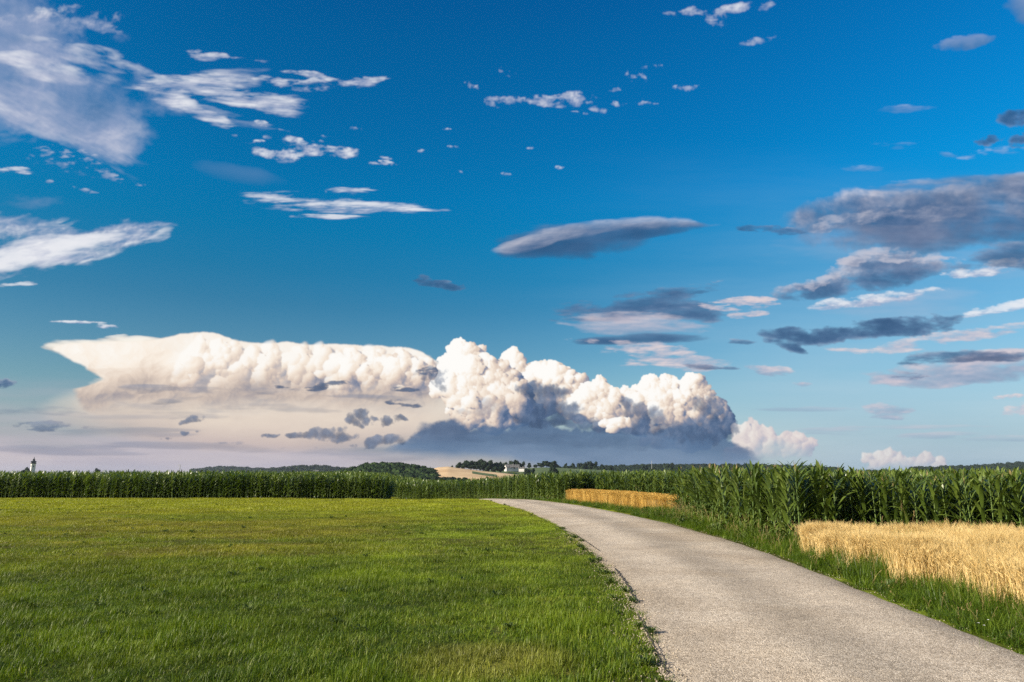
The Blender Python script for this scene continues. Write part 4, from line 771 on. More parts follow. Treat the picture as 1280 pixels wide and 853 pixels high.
# maize plants
def maize_parts(seed, h=2.0, nl=15, detail=7, wide=1.0, flop=1.0):
    random.seed(seed); S_ = MB(); Lf = MB(); Ts = MB()
    st = [(0.012 * math.sin(t * 3), .01 * math.cos(t * 2), h * t * .9) for t in np.linspace(0, 1, 7)]
    S_.tube(st, [.017, .016, .015, .013, .011, .008, .005], 6)
    az0 = U(0, 6.28)
    for i in range(nl):
        t = .10 + .86 * i / (nl - 1); z = h * .9 * t; az = az0 + (math.pi if i % 2 else 0) + U(-.5, .5); d = Vector((math.cos(az), math.sin(az), 0)); sd = Vector((-math.sin(az), math.cos(az), 0))
        ln = (.42 + .5 * math.sin(min(1, t * 1.15) * math.pi) ** .7) * U(.85, 1.15) * h / 2.05; el = R(U(48, 66) + 22 * t ** 2); wmax = U(.030, .045) * wide; el -= R(12) * (flop - 1) * 2; droop = flop * U(1.2, 2.5) * (1.12 - t * .75)
        if t > .86: ln *= .75; el = R(U(62, 80)); droop *= .7; wmax *= .7
        pts = []; ww = []; p_ = Vector((0, 0, z)); e_ = el; n_ = detail; tw = U(-.6, .6)
        for k in range(n_ + 1):
            u = k / n_; pts.append(p_.copy()); ww.append(wmax * (min(1, .45 + u * 2.2) * (1 - u ** 2.6)) + .0015)
            p_ = p_ + (d * math.cos(e_) + Vector((0, 0, math.sin(e_)))) * (ln / n_); e_ -= droop / n_ * (.4 + 1.3 * u)
        Lf.ribbon(pts, ww, lambda i, sd=sd, tw=tw: (sd * math.cos(tw * i / n_) + Vector((0, 0, math.sin(tw * i / n_)))).normalized(), fold=.28)
    tp = Vector((0, 0, h * .9)); 
    for k in range(6):
        az = U(0, 6.28); q = tp + Vector((0, 0, U(.03, .08))); sp = U(.02, .07) if k else 0; e_ = q + Vector((math.cos(az) * sp, math.sin(az) * sp, U(.1, .17) + (.06 if not k else 0))); Ts.ribbon([q - Vector((0, 0, .08)), (q + e_) / 2, e_], [.002, .0035, .0012], Vector((-math.sin(az), math.cos(az), 0)))
    return S_, Lf, Ts
def join_mb(parts, mats, name):
    B = MB()
    for mi, p_ in enumerate(parts):
        o_ = len(B.V); B.V += p_.V; B.Q += [tuple(i + o_ for i in q) for q in p_.Q]; B.MQ += [mi] * len(p_.Q)
    return B.mesh(name, mats)
MP = [maize_parts(100 + k, 2.0 + .05 * (k % 3), 15, 7, 1.22, 1.18) for k in range(8)]
C_mz = tmp_col('maize', [join_mb(p_ if k % 4 == 0 else p_[:2], [M_stalk, M_corn, M_tassel], 'maize') for k, p_ in enumerate(MP)])
MPf = [maize_parts(200 + k, 2.05, 15, 5, 1.35, 1.45) for k in range(8)]
C_mzf = tmp_col('maize_far', [join_mb(p_[:2], [M_stalk, M_corn], 'maize_far') for p_ in MPf])
def rows(poly, ang, row, plant, jit=.04):
    P = np.array(poly); c = P.mean(0); rr = np.max(np.hypot(*(P - c).T)) + 2; u = np.arange(-rr, rr, plant); v = np.arange(-rr, rr, row)
    Uu, Vv = np.meshgrid(u, v); Uu = Uu + RNG.normal(0, jit, Uu.shape); Vv = Vv + RNG.normal(0, jit * .8, Vv.shape); ca, sa = math.cos(ang), math.sin(ang)
    Q = np.stack([c[0] + Uu * ca - Vv * sa, c[1] + Uu * sa + Vv * ca], -1).reshape(-1, 2); return Q[inside(Q, poly)]
def edge_dist(P, pts):
    d = np.full(len(P), 1e9)
    for (a, b_) in zip(pts[:-1], pts[1:]):
        a = np.array(a); v = np.array(b_) - a; t = np.clip(((P - a) @ v) / (v @ v), 0, 1); d = np.minimum(d, np.hypot(*(P - a - t[:, None] * v).T))
    return d
Q = rows(MAIZE_NEAR, math.atan2(-6.6, 10.1), .62, .17); Q = Q[in_view(Q, 3, .82)]
front = edge_dist(Q, [(22.4, 9.9), (12.3, 16.5), (8.9, 18.7), (7.25, 18.7), (7.4, 32)])
Q = Q[front < 9]; front = front[front < 9]
dist = np.hypot(Q[:, 0], Q[:, 1]); score = front * 4 + dist * .5 + np.where(np.abs(Q[:, 0]) > Q[:, 1] * .76 + .3, 100, 0)
order = np.argsort(score); near_i = order[:300]; rest_i = order[300:]
proto = []
for k, (a, b_, c_) in enumerate(MP):
    proto.append((a.mesh('stalk', [M_stalk]), b_.mesh('leaves', [M_corn]), c_.mesh('tassel', [M_tassel])))
random.seed(5)
base = None
for n_, i in enumerate(near_i):
    x, y = Q[i]; a, b_, c_ = proto[n_ % 8]
    if n_ < 8:
        t = empty('maize_plant', (0, 0, 0)); kids = [obj('stalk', a, t), obj('leaves', b_, t)]
        if n_ % 4 == 0: kids.append(obj('tassel', c_, t))
        if n_ == 0: lib = []
        lib.append((t, kids)); 
    else:
        t0, kk = lib[n_ % 8]; t = t0.copy(); link(t)
        for kd in kk: q = kd.copy(); link(q); q.parent = t
    t.location = (x, y, gzs(x, y) - .01); t.rotation_euler = (U(-.06, .06), U(-.06, .06), U(0, 6.28)); s_ = U(.9, 1.1) * (.94 + .13 * float(1 - sstep(8, 11, x))); t.scale = (s_, s_, s_)
    if y > 19.2 and x < 9.4: tag(t, 'leafy maize plant at the tall corner of the maize close to the lane verge', 'maize plant', 'maize plants at the lane corner')
    else: tag(t, 'green maize plant in the dense rows right behind the pale barley', 'maize plant', 'maize plants behind the barley')
P = Q[rest_i]; rot, s = rs(len(P), .85, 1.02, .06); s *= (1 + .09 * (1 - sstep(8, 12, P[:, 0])))[:, None]
scatter('maize_crop', lift(P, -.01), rot, s, C_mz, 8, 'inner rows of green maize behind the front plants on the right', 'maize')
def far_rows(poly, ang, name, label, edge, depth, dens=(.6, .19)):
    P = rows(poly, ang, *dens); P = P[edge_dist(P, edge) < depth]; P = P[in_view(P, 6, .84)]; rot, s = rs(len(P), .82, 1.10, .10); s *= (1 + .07 * nfield(P, .25, 3.))[:, None]; scatter(name, lift(P), rot, s, C_mzf, 8, label, 'maize')
    return len(P)
n1 = far_rows(MAIZE_LEFT, 0.01, 'maize_crop', 'long dark wall of maize behind the meadow on the left', [(-12.5, 72), (-9.6, 54.3), (-56, 54.9)], 9)
n2 = far_rows(MAIZE_FAR, 1.15, 'maize_crop', 'farther maize block behind the bend of the lane', [(9.9, 35.6), (8.7, 42), (5.6, 50.2), (3.3, 48.6), (.6, 55.2), (-2.8, 62.5), (-8, 71.0), (-14, 78.5), (-22, 86), (-34, 96)], 14)
P = rows(MAIZE_NEAR, .3, .7, .25); P = P[edge_dist(P, [(7.4, 32), (9.4, 33.6), (40, 34.5)]) < 6]; P = P[edge_dist(P, [(22.4, 9.9), (12.3, 16.5), (8.9, 18.7), (7.25, 18.7), (7.4, 32)]) >= 9]; rot, s = rs(len(P), .94, 1.1, .06)
scatter('maize_crop', lift(P), rot, s, C_mzf, 6, 'back flank of the near maize block beside the wheat strip', 'maize')
print('maize', len(Q), n1, n2)
# ---------------------------------------------------------------- far hills, woods, trees, church, farm
def vnoise(X, Y, f, s, o=4):
    out = np.zeros_like(X, dtype=float); a = 1
    for k in range(o):
        out += a * np.array([mnoise.noise((x * f, y * f, s + k)) for x, y in zip(X.ravel(), Y.ravel())]).reshape(X.shape); a *= .5; f *= 2
    return out
M_stub, nt, N, L = mat('stubble and fields')
geo = N('ShaderNodeNewGeometry'); sp = N('ShaderNodeSeparateXYZ'); L(geo.outputs['Position'], sp.inputs[0])
n = N('ShaderNodeTexNoise'); n.inputs['Scale'].default_value = .02; n.inputs['Detail'].default_value = 6; L(geo.outputs['Position'], n.inputs['Vector'])
r = ramp_node(N, [(.3, (.40, .26, .13)), (.7, (.56, .40, .22))]); L(n.outputs['Fac'], r.inputs[0])
p = N('ShaderNodeBsdfPrincipled'); p.inputs['Roughness'].default_value = .95; L(r.outputs[0], p.inputs['Base Color']); o = N('ShaderNodeOutputMaterial'); L(p.outputs[0], o.inputs[0])
M_field = flat_mat('far green pasture', [(.3, (.045, .075, .022)), (.7, (.09, .12, .035))], scale=.01, vec='Generated', mscale=(900, 900, 1))
M_hill = flat_mat('far hill ground', [(.3, (.02, .035, .012)), (.7, (.04, .06, .02))], scale=.02)

def ridge(name, dist, prof, base_py, m, label, depth=300., front=None, n=60):
    """a hill whose skyline follows prof [(px, py)] at the given distance, sloping down to base_py in front and away behind"""
    px = np.linspace(prof[0][0], prof[-1][0], n); py = np.interp(px, [q[0] for q in prof], [q[1] for q in prof]); front = front or depth
    V = []; rowsn = 13
    for j in range(rowsn):
        t = j / (rowsn - 1) * 2 - 1    # -1 front .. 0 crest .. 1 back
        for a, b_ in zip(px, py):
            x, y, z = far(a, b_, dist); zb = far(a, base_py, dist - front)[2]
            if t <= 0: k = 1 - (1 - math.cos(math.pi * (1 + t))) / 2; zz = zb + (z - zb) * (1 - k); yy = dist + t * front
            else: zz = z - (z - zb) * (1 - math.cos(math.pi * t)) / 2; yy = dist + t * depth
            V.append((x * yy / dist, yy, zz - (14 if abs(t) == 1 else 0)))
    I, J = np.meshgrid(np.arange(n - 1), np.arange(rowsn - 1)); a = (J * n + I).ravel()
    o = obj(name, mesh_np(name, V, quads=np.stack([a, a + 1, a + n + 1, a + n], -1), mat=m, smooth=True)); tag(o, label, 'hill', kind='structure')
    def hz(x, y):
        a = 640 + x / y * F / 1.0 * math.cos(PITCH) ** 0  # column of the ridge
        a = 640 + F * (x / y) * (math.cos(PITCH)); b_ = float(np.interp(a, px, py)); z = far(a, b_, dist)[2]; zb = far(a, base_py, dist - front)[2]
        t = (y - dist) / (front if y < dist else depth); t = max(-1, min(1, t))
        return zb + (z - zb) * ((1 + math.cos(math.pi * t)) / 2)
    return hz
# canopy blobs
def canopy_proto(seed, sub=2, amp=.35):
    bm = bmesh.new(); bmesh.ops.create_icosphere(bm, subdivisions=sub, radius=1.0)
    for v in bm.verts:
        q = v.co * 1.7 + Vector((seed * 9.1, 0, 0)); v.co *= 1 + amp * mnoise.noise(q) + amp * .7 * mnoise.noise(q * 2.6) + amp * .5 * mnoise.noise(q * 6)
    V = np.array([v.co[:] for v in bm.verts]); T = np.array([[v.index for v in f.verts] for f in bm.faces]); bm.free(); return V, T
CP = [canopy_proto(k, 3) for k in range(5)]
def canopy(name, spots, m, label, group=None, loose=True):
    """many crowns joined into one wood; loose leaf clumps roughen every crown's outline"""
    VV = []; TT = []; o_ = 0
    for (x, y, z, r_, h) in spots:
        V, T = CP[RNG.integers(5)]; a = RNG.uniform(0, 6.28); c, s = math.cos(a), math.sin(a); W = V @ np.array([[c, s, 0], [-s, c, 0], [0, 0, 1]]); W = W * np.array([r_, r_, h]) + (x, y, z + h * .35)
        VV.append(W); TT.append(T + o_); o_ += len(W)
        if loose:
            n_ = 60; d = RNG.normal(size=(n_, 3)); d[:, 2] = np.abs(d[:, 2]) * .9; d /= np.linalg.norm(d, axis=1, keepdims=True); ctr = d * RNG.uniform(.9, 1.18, (n_, 1)) * (r_, r_, h) + (x, y, z + h * .35)
            tri = RNG.normal(size=(n_, 3, 3)) * r_ * .13; W = (ctr[:, None] + tri).reshape(-1, 3); VV.append(W); TT.append(np.arange(n_ * 3).reshape(-1, 3) + o_); o_ += n_ * 3
    o = obj(name, mesh_np(name, np.vstack(VV), tris=np.vstack(TT), mat=m, smooth=False)); return tag(o, label, 'woodland', group, kind='stuff')
def wood(name, hz, x0, x1, d0, d1, step, r_, hh, m, label, dens=1.0, mask=None):
    sp_ = []
    for y in np.arange(d0, d1, step):
        for x in np.arange(x0 * y, x1 * y, step * .8):
            xx = x + RNG.uniform(-.4, .4) * step; yy = y + RNG.uniform(-.4, .4) * step
            if RNG.uniform() > dens or (mask and not mask(xx, yy)): continue
            k = RNG.uniform(.7, 1.35); sp_.append((xx, yy, hz(xx, yy), r_ * k, hh * k))
    return canopy(name, sp_, m, label)
def sl(px): return (px - 640) / F / math.cos(PITCH)
# --- distant wooded hills on the left
hz = ridge('distant_hill', 3900, [(240, 592), (268, 589), (285, 586.8), (300, 587.2), (330, 588.8), (350, 590), (380, 592)], 593, M_hill, 'faint low wooded hill farthest behind the left maize', 420)
wood('distant_woods', hz, sl(258), sl(362), 3560, 4000, 30, 13, 11, M_far2, 'far blue green woods on the lowest hill behind the left maize')
hz = ridge('distant_hill', 3000, [(335, 592), (352, 590), (375, 587), (395, 585.8), (415, 587), (432, 589), (450, 591)], 594, M_hill, 'second low wooded hill behind the left maize', 350)
wood('distant_woods', hz, sl(340), sl(445), 2700, 3060, 24, 11, 10, M_far2, 'dark woods on the second hill left of the tall wooded hill')
hz = ridge('wooded_hill', 1050, [(412, 596), (430, 593.5), (445, 589.5), (462, 584.5), (480, 582.8), (505, 583.4), (525, 586), (542, 590), (551, 594), (560, 599)], 601, M_hill, 'tall wooded hill left of the stubble field', 60, 180)
wood('hill_woods', hz, sl(424), sl(552), 890, 1062, 8.2, 3.9, 3.6, M_far, 'thick mixed woods covering the tall hill left of the stubble field')
wood('scrub', lambda x, y: -8.3, sl(535), sl(585), 840, 880, 7, 3.0, 2.6, M_far2, 'dark scrub along the foot of the stubble field', .75, mask=lambda x, y: True)
# --- stubble hill with a green strip
hz3 = ridge('stubble_hill', 1150, [(500, 592), (535, 588), (548, 584.4), (560, 583.4), (575, 585.5), (590, 587.4), (605, 589.2), (625, 591), (650, 594)], 603, M_stub, 'tan stubble field on the hillside below the row of dark trees', 120, 330)
# green strip across it
V = []; q = []
for i, a in enumerate(np.linspace(592, 622, 16)):
    for d_ in (1010, 1062):
        x = (a - 640) / F * d_ * 1.018; V.append((x, d_ - (a - 592) * 1.2, hz3(x, d_ - (a - 592) * 1.2) + .35))
    if i: b_ = 2 * i; q.append((b_ - 2, b_, b_ + 1, b_ - 1))
tag(obj('green_strip', mesh_np('green_strip', V, quads=q, mat=M_field, smooth=True)), 'narrow green strip crossing the stubble field', 'field', kind='structure')
hz4 = ridge('pasture_hill', 1300, [(560, 594), (600, 588.5), (630, 587.2), (655, 585.6), (680, 584.3), (700, 585.2), (725, 586.4), (760, 588), (800, 592)], 600, M_field, 'green pasture hill around the white farmhouse', 150, 300)
hz5 = ridge('distant_hill', 2100, [(700, 592), (745, 588), (790, 586.2), (840, 585.8), (900, 585.8), (960, 586.5), (1010, 588.5), (1045, 591.5), (1060, 593)], 596, M_hill, 'long low wooded rise behind the middle and right maize', 260, 300)
wood('distant_woods', hz5, sl(706), sl(1036), 1840, 2120, 14, 7.8, 8.0, M_far2, 'long dark tree line behind the middle and right maize', .85)
hz6 = ridge('distant_hill', 2500, [(1060, 593), (1075, 590), (1140, 588.5), (1190, 587), (1230, 584.5), (1260, 582.5), (1285, 581.5), (1330, 581), (1400, 588)], 596, M_hill, 'forested hill rising at the right edge behind the maize', 300, 300)
wood('distant_woods', hz6, sl(1124), sl(1400), 2210, 2520, 19, 8, 9, M_far2, 'dark forest on the hill rising at the right edge')
wood('hedgerow', hz4, sl(698), sl(752), 1330, 1370, 9, 4.0, 4.2, M_far2, 'dark hedgerow along the skyline of the pasture right of the domed clump', .8)
# --- individual trees
def crown_np(seed, n=900, lobes=9):
    rg = np.random.default_rng(seed); VV = []; TT = []; o_ = 0
    L_ = [(np.array([0, 0, .1]), .62)] + [(np.array([math.cos(a) * rg.uniform(.3, .6), math.sin(a) * rg.uniform(.3, .6), rg.uniform(-.45, .65)]), rg.uniform(.26, .46)) for a in rg.uniform(0, 6.28, lobes)]
    for c, r_ in L_:
        V, T = CP[rg.integers(5)]; VV.append(V * r_ * .86 + c); TT.append(T + o_); o_ += len(V)
        k = n // len(L_); d = rg.normal(size=(k, 3)); d /= np.linalg.norm(d, axis=1, keepdims=True); ctr = c + d * r_ * rg.uniform(.8, 1.2, (k, 1)); tri = rg.normal(size=(k, 3, 3)) * .055
        VV.append((ctr[:, None] + tri).reshape(-1, 3)); TT.append(np.arange(k * 3).reshape(-1, 3) + o_); o_ += k * 3
    return mesh_np('crown', np.vstack(VV), tris=np.vstack(TT), mat=M_far2)
def trunk_me():
    B = MB(); B.tube([(0, 0, -.25), (.02, 0, .4), (0, .02, 1.)], [.07, .05, .03], 7)
    for a in (0.4, 2.5, 4.4): B.tube([(0, 0, .55), (math.cos(a) * .2, math.sin(a) * .2, .85), (math.cos(a) * .4, math.sin(a) * .4, 1.1)], [.03, .02, .01], 5)
    return B.mesh('trunk', [M_bark])
CM = [crown_np(k) for k in range(5)]; TM = trunk_me(); tcount = 0
tree_lib = None
def tree(px, top, half_w, dist, base=None, label='', group=None, cat='tree'):
    """a broadleaf tree whose crown reaches `top` and is 2*half_w wide; stands on base height"""
    global tree_lib, tcount
    half_w *= 1.4; x, y, zt = far(px, top - .6, dist); r_ = half_w / F * dist; zb = base if base is not None else zt - 2.6 * r_
    H = zt - zb; cr_h = min(H * .5, r_ * 1.45)
    t = empty('tree', (x, y, zb)); cr = obj('crown', CM[tcount % 5], t, (0, 0, H - cr_h * 1.02)); cr.scale = (r_, r_, cr_h); cr.rotation_euler[2] = tcount * 1.3
    tr = obj('trunk', TM, t); tr.scale = (max(3, r_), max(3, r_), H * .62); tcount += 1
    return tag(t, label, cat, group)
G1 = 'trees in the dark row above the stubble field'
row1 = [(574, 578.5, 4), (581, 576.5, 5), (588, 575.5, 5), (596, 576, 5.5), (604, 574.2, 6), (611, 576, 6), (619, 579, 6), (626, 582, 5.5), (600, 579, 6), (589, 580, 6)]
pos = ['first tree at the left end of the dark row above the stubble field', 'second tree from the left in the dark row above the stubble field', 'third tree from the left in the dark row above the stubble field', 'fourth tree from the left in the dark row above the stubble field', 'tallest tree of the dark row above the stubble field', 'broad tree just right of the tallest in the dark row above the stubble', 'lower broad tree near the right end of the dark row above the stubble', 'last tree at the right end of the dark row next to the farmhouse', 'lower front tree below the tallest of the dark row above the stubble', 'lower front tree below the third tree of the dark row above the stubble']
for (a, b_, c), lb in zip(row1, pos): tree(a, b_, c, 1140, hz3(far(a, b_, 1140)[0], 1140) - 1, lb, G1)
tree(564, 582.6, 2.6, 1180, None, 'small dark bush on the top edge of the stubble field', None, 'bush')
G2 = 'trees behind the white farmhouse'
for (a, b_, c), lb in zip([(625, 578.5, 3.5), (632, 577.3, 4), (641, 574.6, 4.5), (647, 575.8, 4.5), (652, 577.5, 3.6)], ['leftmost tree behind the white farmhouse', 'tree behind the left gable of the farmhouse', 'highest tree behind the farmhouse roof', 'tree just right of the highest one behind the farmhouse', 'rightmost tree behind the white farmhouse']):
    tree(a, b_, c, 1290, -2, lb, G2)
tree(661.5, 579.5, 2.6, 1290, hz4(30, 1290) - 1, 'lone round tree on the skyline right of the farmhouse')
tree(669.5, 581, 2.8, 1290, hz4(42, 1290) - 1, 'low bush between the lone tree and the domed clump', None, 'bush')
G3 = 'trees of the domed clump on the pasture'
for (a, b_, c), lb in zip([(676, 578.5, 4.2), (683, 576.5, 5), (689, 576.8, 5), (694, 579.5, 4)], ['left tree of the domed clump on the pasture skyline', 'second tree of the domed clump on the pasture skyline', 'third tree of the domed clump on the pasture skyline', 'right tree of the domed clump on the pasture skyline']): tree(a, b_, c, 1300, hz4((a - 640) * 1.5, 1300) - 1, lb, G3)
for (a, b_, c, lb) in ((658, 585, 3, 'left bush below the lone tree on the pasture'), (664, 585.2, 4, 'wide bush below the lone tree on the pasture'), (691.5, 583.5, 4.6, 'round bush in front of the domed clump')): tree(a, b_, c, 1050, -9, lb, None, 'bush')
tree(706.5, 579.5, 1.8, 1400, -4, 'tiny lone tree on the skyline between the domed clump and the tree line')
G4 = 'taller trees at the start of the long tree line'
for (a, b_, c), lb in zip([(717, 580, 3.5), (724, 578.5, 4), (729, 577.5, 4), (737, 576.5, 3.8), (742, 577.5, 3.6), (754, 581.5, 4), (762, 582.5, 4)], ['first tree at the left end of the long tree line', 'second tree of the long tree line', 'third tree of the long tree line', 'tallest pointed tree near the left end of the long tree line', 'tree right of the tallest pointed tree in the long tree line', 'low tree right of the gap in the long tree line', 'low tree farther right of the gap in the long tree line']): tree(a, b_, c, 1400, -6, lb, G4)
tree(837, 578.2, 4.4, 1700, -6, 'round crowned tree standing above the long tree line')
tree(805, 581.0, 4.0, 1750, -6, 'low domed tree left of the round crowned tree above the long tree line')
tree(888, 580.5, 4.2, 1700, -6, 'domed tree just right of the highest maize tips')
tree(1034, 585.4, 5.5, 1600, -6, 'broad dark tree at the right end of the long tree line')
# grove on the right
for k, (a, b_, c) in enumerate([(1079, 588.5, 4), (1085, 587, 4), (1092, 587.6, 4), (1098, 588, 4), (1105, 587.3, 3.6), (1111, 586.8, 3.6), (1117, 587.8, 3.4), (1121, 588.5, 2.6)]):
    nm = ['leftmost', 'second', 'third', 'fourth', 'fifth', 'sixth', 'seventh', 'rightmost'][k]
    tree(a, b_, c, 1500, -6, nm + ' tree of the small dark grove behind the right maize', 'trees of the dark grove behind the right maize')
# church: white tower with dark onion dome
def lathe(name, prof, n, m_, parent, smooth=True):
    B = MB(); B.tube([(0, 0, z) for _, z in prof], [r_ for r_, _ in prof], n); return obj(name, B.mesh(name, [m_], smooth), parent)
def boxm(bm, x0, x1, y0, y1, z0, z1):
    vs = [bm.verts.new(p_) for p_ in ((x0, y0, z0), (x1, y0, z0), (x1, y1, z0), (x0, y1, z0), (x0, y0, z1), (x1, y0, z1), (x1, y1, z1), (x0, y1, z1))]
    for f in ((0, 3, 2, 1), (4, 5, 6, 7), (0, 1, 5, 4), (1, 2, 6, 5), (2, 3, 7, 6), (3, 0, 4, 7)): bm.faces.new([vs[i] for i in f])
cx, cy, ct = far(43, 571.2, 1500); t = empty('church_tower', (cx, cy, -9.5), R(45)); tag(t, 'white church tower with dark onion dome and spire behind the left maize', 'church tower')
px_ = 1500 / F; hT = ct + 9.5; zb = hT - 8.8 * px_; w = 2.2 * px_
bm = bmesh.new(); boxm(bm, -w, w, -w, w, 0, zb); bm_obj('wall', bm, M_church, t)
bm = bmesh.new(); boxm(bm, -w - .5, w + .5, -w - .5, w + .5, zb + .003, zb + .7); bm_obj('cornice', bm, M_white, t)
for k in range(4):
    wn = bmesh.new(); boxm(wn, -1.1, 1.1, -w - .12, -w + .3, zb - 7, zb - 2.8); o = bm_obj('window', wn, M_glass, t); o.rotation_euler[2] = k * math.pi / 2
k = w / 2.6
lathe('onion_dome', [(w * 1.3 * 1.12, zb + .71), (w * 1.3 * 1.05, zb + 1.6), (w * 1.3 * .75, zb + 2.3), (w * 1.3 * .95, zb + 3.1), (w * 1.3 * 1.12, zb + 4.3), (w * 1.3 * 1.05, zb + 5.4), (w * 1.3 * .75, zb + 6.5), (w * 1.3 * .42, zb + 7.4), (w * 1.3 * .40, zb + 7.6)], 12, M_dome, t)
lathe('lantern', [(w * 1.3 * .38, zb + 7.6), (w * 1.3 * .38, zb + 9.6), (w * 1.3 * .5, zb + 9.8), (w * 1.3 * .45, zb + 10.4), (w * 1.3 * .2, zb + 11.2)], 10, M_dome, t)
lathe('spire', [(w * 1.3 * .2, zb + 11.2), (w * 1.3 * .1, zb + 13), (w * .06, hT)], 8, M_dome, t)
tree(30, 585.8, 3.6, 1480, -9.5, 'left dark tree beside the church tower'); tree(35.5, 585.2, 3.6, 1480, -9.5, 'right dark tree touching the church tower')
tree(122, 585.3, 3.0, 1300, -9.5, 'small dark tree top showing above the left maize'); tree(84, 588.2, 4, 1400, -9.5, 'low tree top barely above the maize right of the church')
# masts
def mast(px, top, dist, base, label, arm):
    x, y, z = far(px, top, dist); t = empty('mast', (x, y, base)); tag(t, label, 'mast'); H = z - base
    B = MB(); B.tube([(0, 0, 0), (0, 0, H * .6), (0, 0, H)], [.6, .5, .42], 8); obj('pole', B.mesh('pole', [M_steel]), t)
    if arm: bm = bmesh.new(); boxm(bm, -3.2, -.45, -.25, .25, H - .9, H - .3); bm_obj('arm', bm, M_steel, t)
    bm = bmesh.new(); boxm(bm, -.9, .9, -.9, .9, -.3, .8); bm_obj('footing', bm, M_white, t)
mast(225.3, 581, 1100, -9.5, 'slim steel mast with a short arm above the left maize', True)
mast(814.5, 576.3, 1700, -8, 'thin mast rising out of the long tree line', False)
# farmhouse
fx, fy, fz = far(640, 586.2, 1180); t = empty('farmhouse', (fx, fy, fz - .2), R(20)); tag(t, 'white farmhouse with long grey roof below the hilltop trees', 'farmhouse')
def house(t, L_, W_, H_, R_, wins, nm='wall', x0=0, y0=0):
    bm = bmesh.new(); boxm(bm, x0 - L_ / 2, x0 + L_ / 2, y0 - W_ / 2, y0 + W_ / 2, -4, H_)
    for sx in (-1, 1):
        X_ = x0 + sx * (L_ / 2 - .002); a = bm.verts.new((X_, y0 - W_ / 2, H_)); b_ = bm.verts.new((X_, y0 + W_ / 2, H_)); c_ = bm.verts.new((X_, y0, H_ + R_)); bm.faces.new((a, b_, c_))
    bm_obj('wall', bm, M_white, t)
    bm = bmesh.new(); e = .8; s_ = R_ / (W_ / 2)
    for sy in (-1, 1):
        vs = [bm.verts.new(p_) for p_ in ((x0 - L_ / 2 - e, y0, H_ + R_ + .1), (x0 + L_ / 2 + e, y0, H_ + R_ + .1), (x0 + L_ / 2 + e, y0 + sy * (W_ / 2 + e), H_ - e * s_ + .1), (x0 - L_ / 2 - e, y0 + sy * (W_ / 2 + e), H_ - e * s_ + .1))]
        bm.faces.new(vs)
    bmesh.ops.solidify(bm, geom=bm.faces[:], thickness=.3); rf = bm_obj('roof', bm, M_roof, t)
    bm = bmesh.new(); boxm(bm, x0 + 2, x0 + 3, y0 - .5, y0 + .5, H_ + R_ * .6, H_ + R_ + 1.3); bm_obj('chimney', bm, M_roof, rf)
    for a in wins: bm = bmesh.new(); boxm(bm, x0 + a - .6, x0 + a + .6, y0 - W_ / 2 - .06, y0 - W_ / 2 + .1, 1.2, 2.9); bm_obj('window', bm, M_glass, t)
house(t, 24, 11, 2.8, 4.6, (-9, -6, -3, 0, 4, 8))
bm = bmesh.new(); boxm(bm, 1, 3, -6.07, -5.9, 0, 3); bm_obj('door', bm, M_glass, t)
fx, fy, fz = far(652, 586.8, 1150); t = empty('farm_shed', (fx, fy, fz), R(-8)); tag(t, 'low pale shed right of the white farmhouse', 'shed'); house(t, 9, 5, 1.7, 1.5, (-3, 0, 3))
fx, fy, fz = far(395, 591.2, 2300); t = empty('distant_house', (fx, fy, fz), R(20)); tag(t, 'tiny white house below the second wooded hill', 'house'); house(t, 16, 9, 5, 4, (-4, 0, 4))
x, y, z = far(1123.5, 588.2, 1480); t = empty('silo', (x, y, -8)); tag(t, 'small white silo at the right end of the dark grove', 'silo'); H = z + 8
lathe('drum', [(2.3, 0), (2.3, H - 2), (2.3, H - 1.6)], 14, M_white, t); lathe('cap', [(2.4, H - 1.6), (1.4, H - .5), (.1, H)], 14, M_steel, t)

# ---------------------------------------------------------------- air
HAZE = .35e-4
if HAZE:
    bm = bmesh.new(); boxm(bm, -5500, 5500, -1700, 5600, -25, 48); m, nt, N, L = mat('haze'); pv = N('ShaderNodeVolumePrincipled'); pv.inputs['Density'].default_value = HAZE; pv.inputs['Color'].default_value = (.62, .74, .92, 1); pv.inputs['Anisotropy'].default_value = .2
    o = N('ShaderNodeOutputMaterial'); L(pv.outputs[0], o.inputs['Volume']); h = bm_obj('haze', bm, m); tag(h, 'faint bluish summer haze over the far hills', 'haze', kind='stuff')

# ---------------------------------------------------------------- light
SUN_AZ, SUN_EL = R(-112), R(24)      # clockwise from straight ahead
sd = bpy.data.lights.new('sun', 'SUN'); sd.energy = 5.0; sd.angle = R(.55); sd.color = (1.0, .885, .72); so = bpy.data.objects.new('sun', sd); link(so)
dv = Vector((math.sin(SUN_AZ) * math.cos(SUN_EL), math.cos(SUN_AZ) * math.cos(SUN_EL), math.sin(SUN_EL))); so.rotation_euler = dv.to_track_quat('Z', 'Y').to_euler()
wd = bpy.data.worlds.new('World'); SC.world = wd; wd.use_nodes = True; nt = wd.node_tree; nt.nodes.clear(); N = nt.nodes.new; L = nt.links.new
bg = N('ShaderNodeBackground'); bg.inputs['Strength'].default_value = BGS; out = N('ShaderNodeOutputWorld'); L(bg.outputs[0], out.inputs[0])
sky = N('ShaderNodeTexSky'); sky.sky_type = 'NISHITA'; sky.sun_disc = False; sky.sun_elevation = SUN_EL; sky.sun_rotation = SUN_AZ % (2 * math.pi); sky.altitude = 400; sky.air_density = 1.0; sky.dust_density = 1.2; sky.ozone_density = 2.0
tc = N('ShaderNodeTexCoord'); sp = N('ShaderNodeSeparateXYZ'); L(tc.outputs['Generated'], sp.inputs[0])
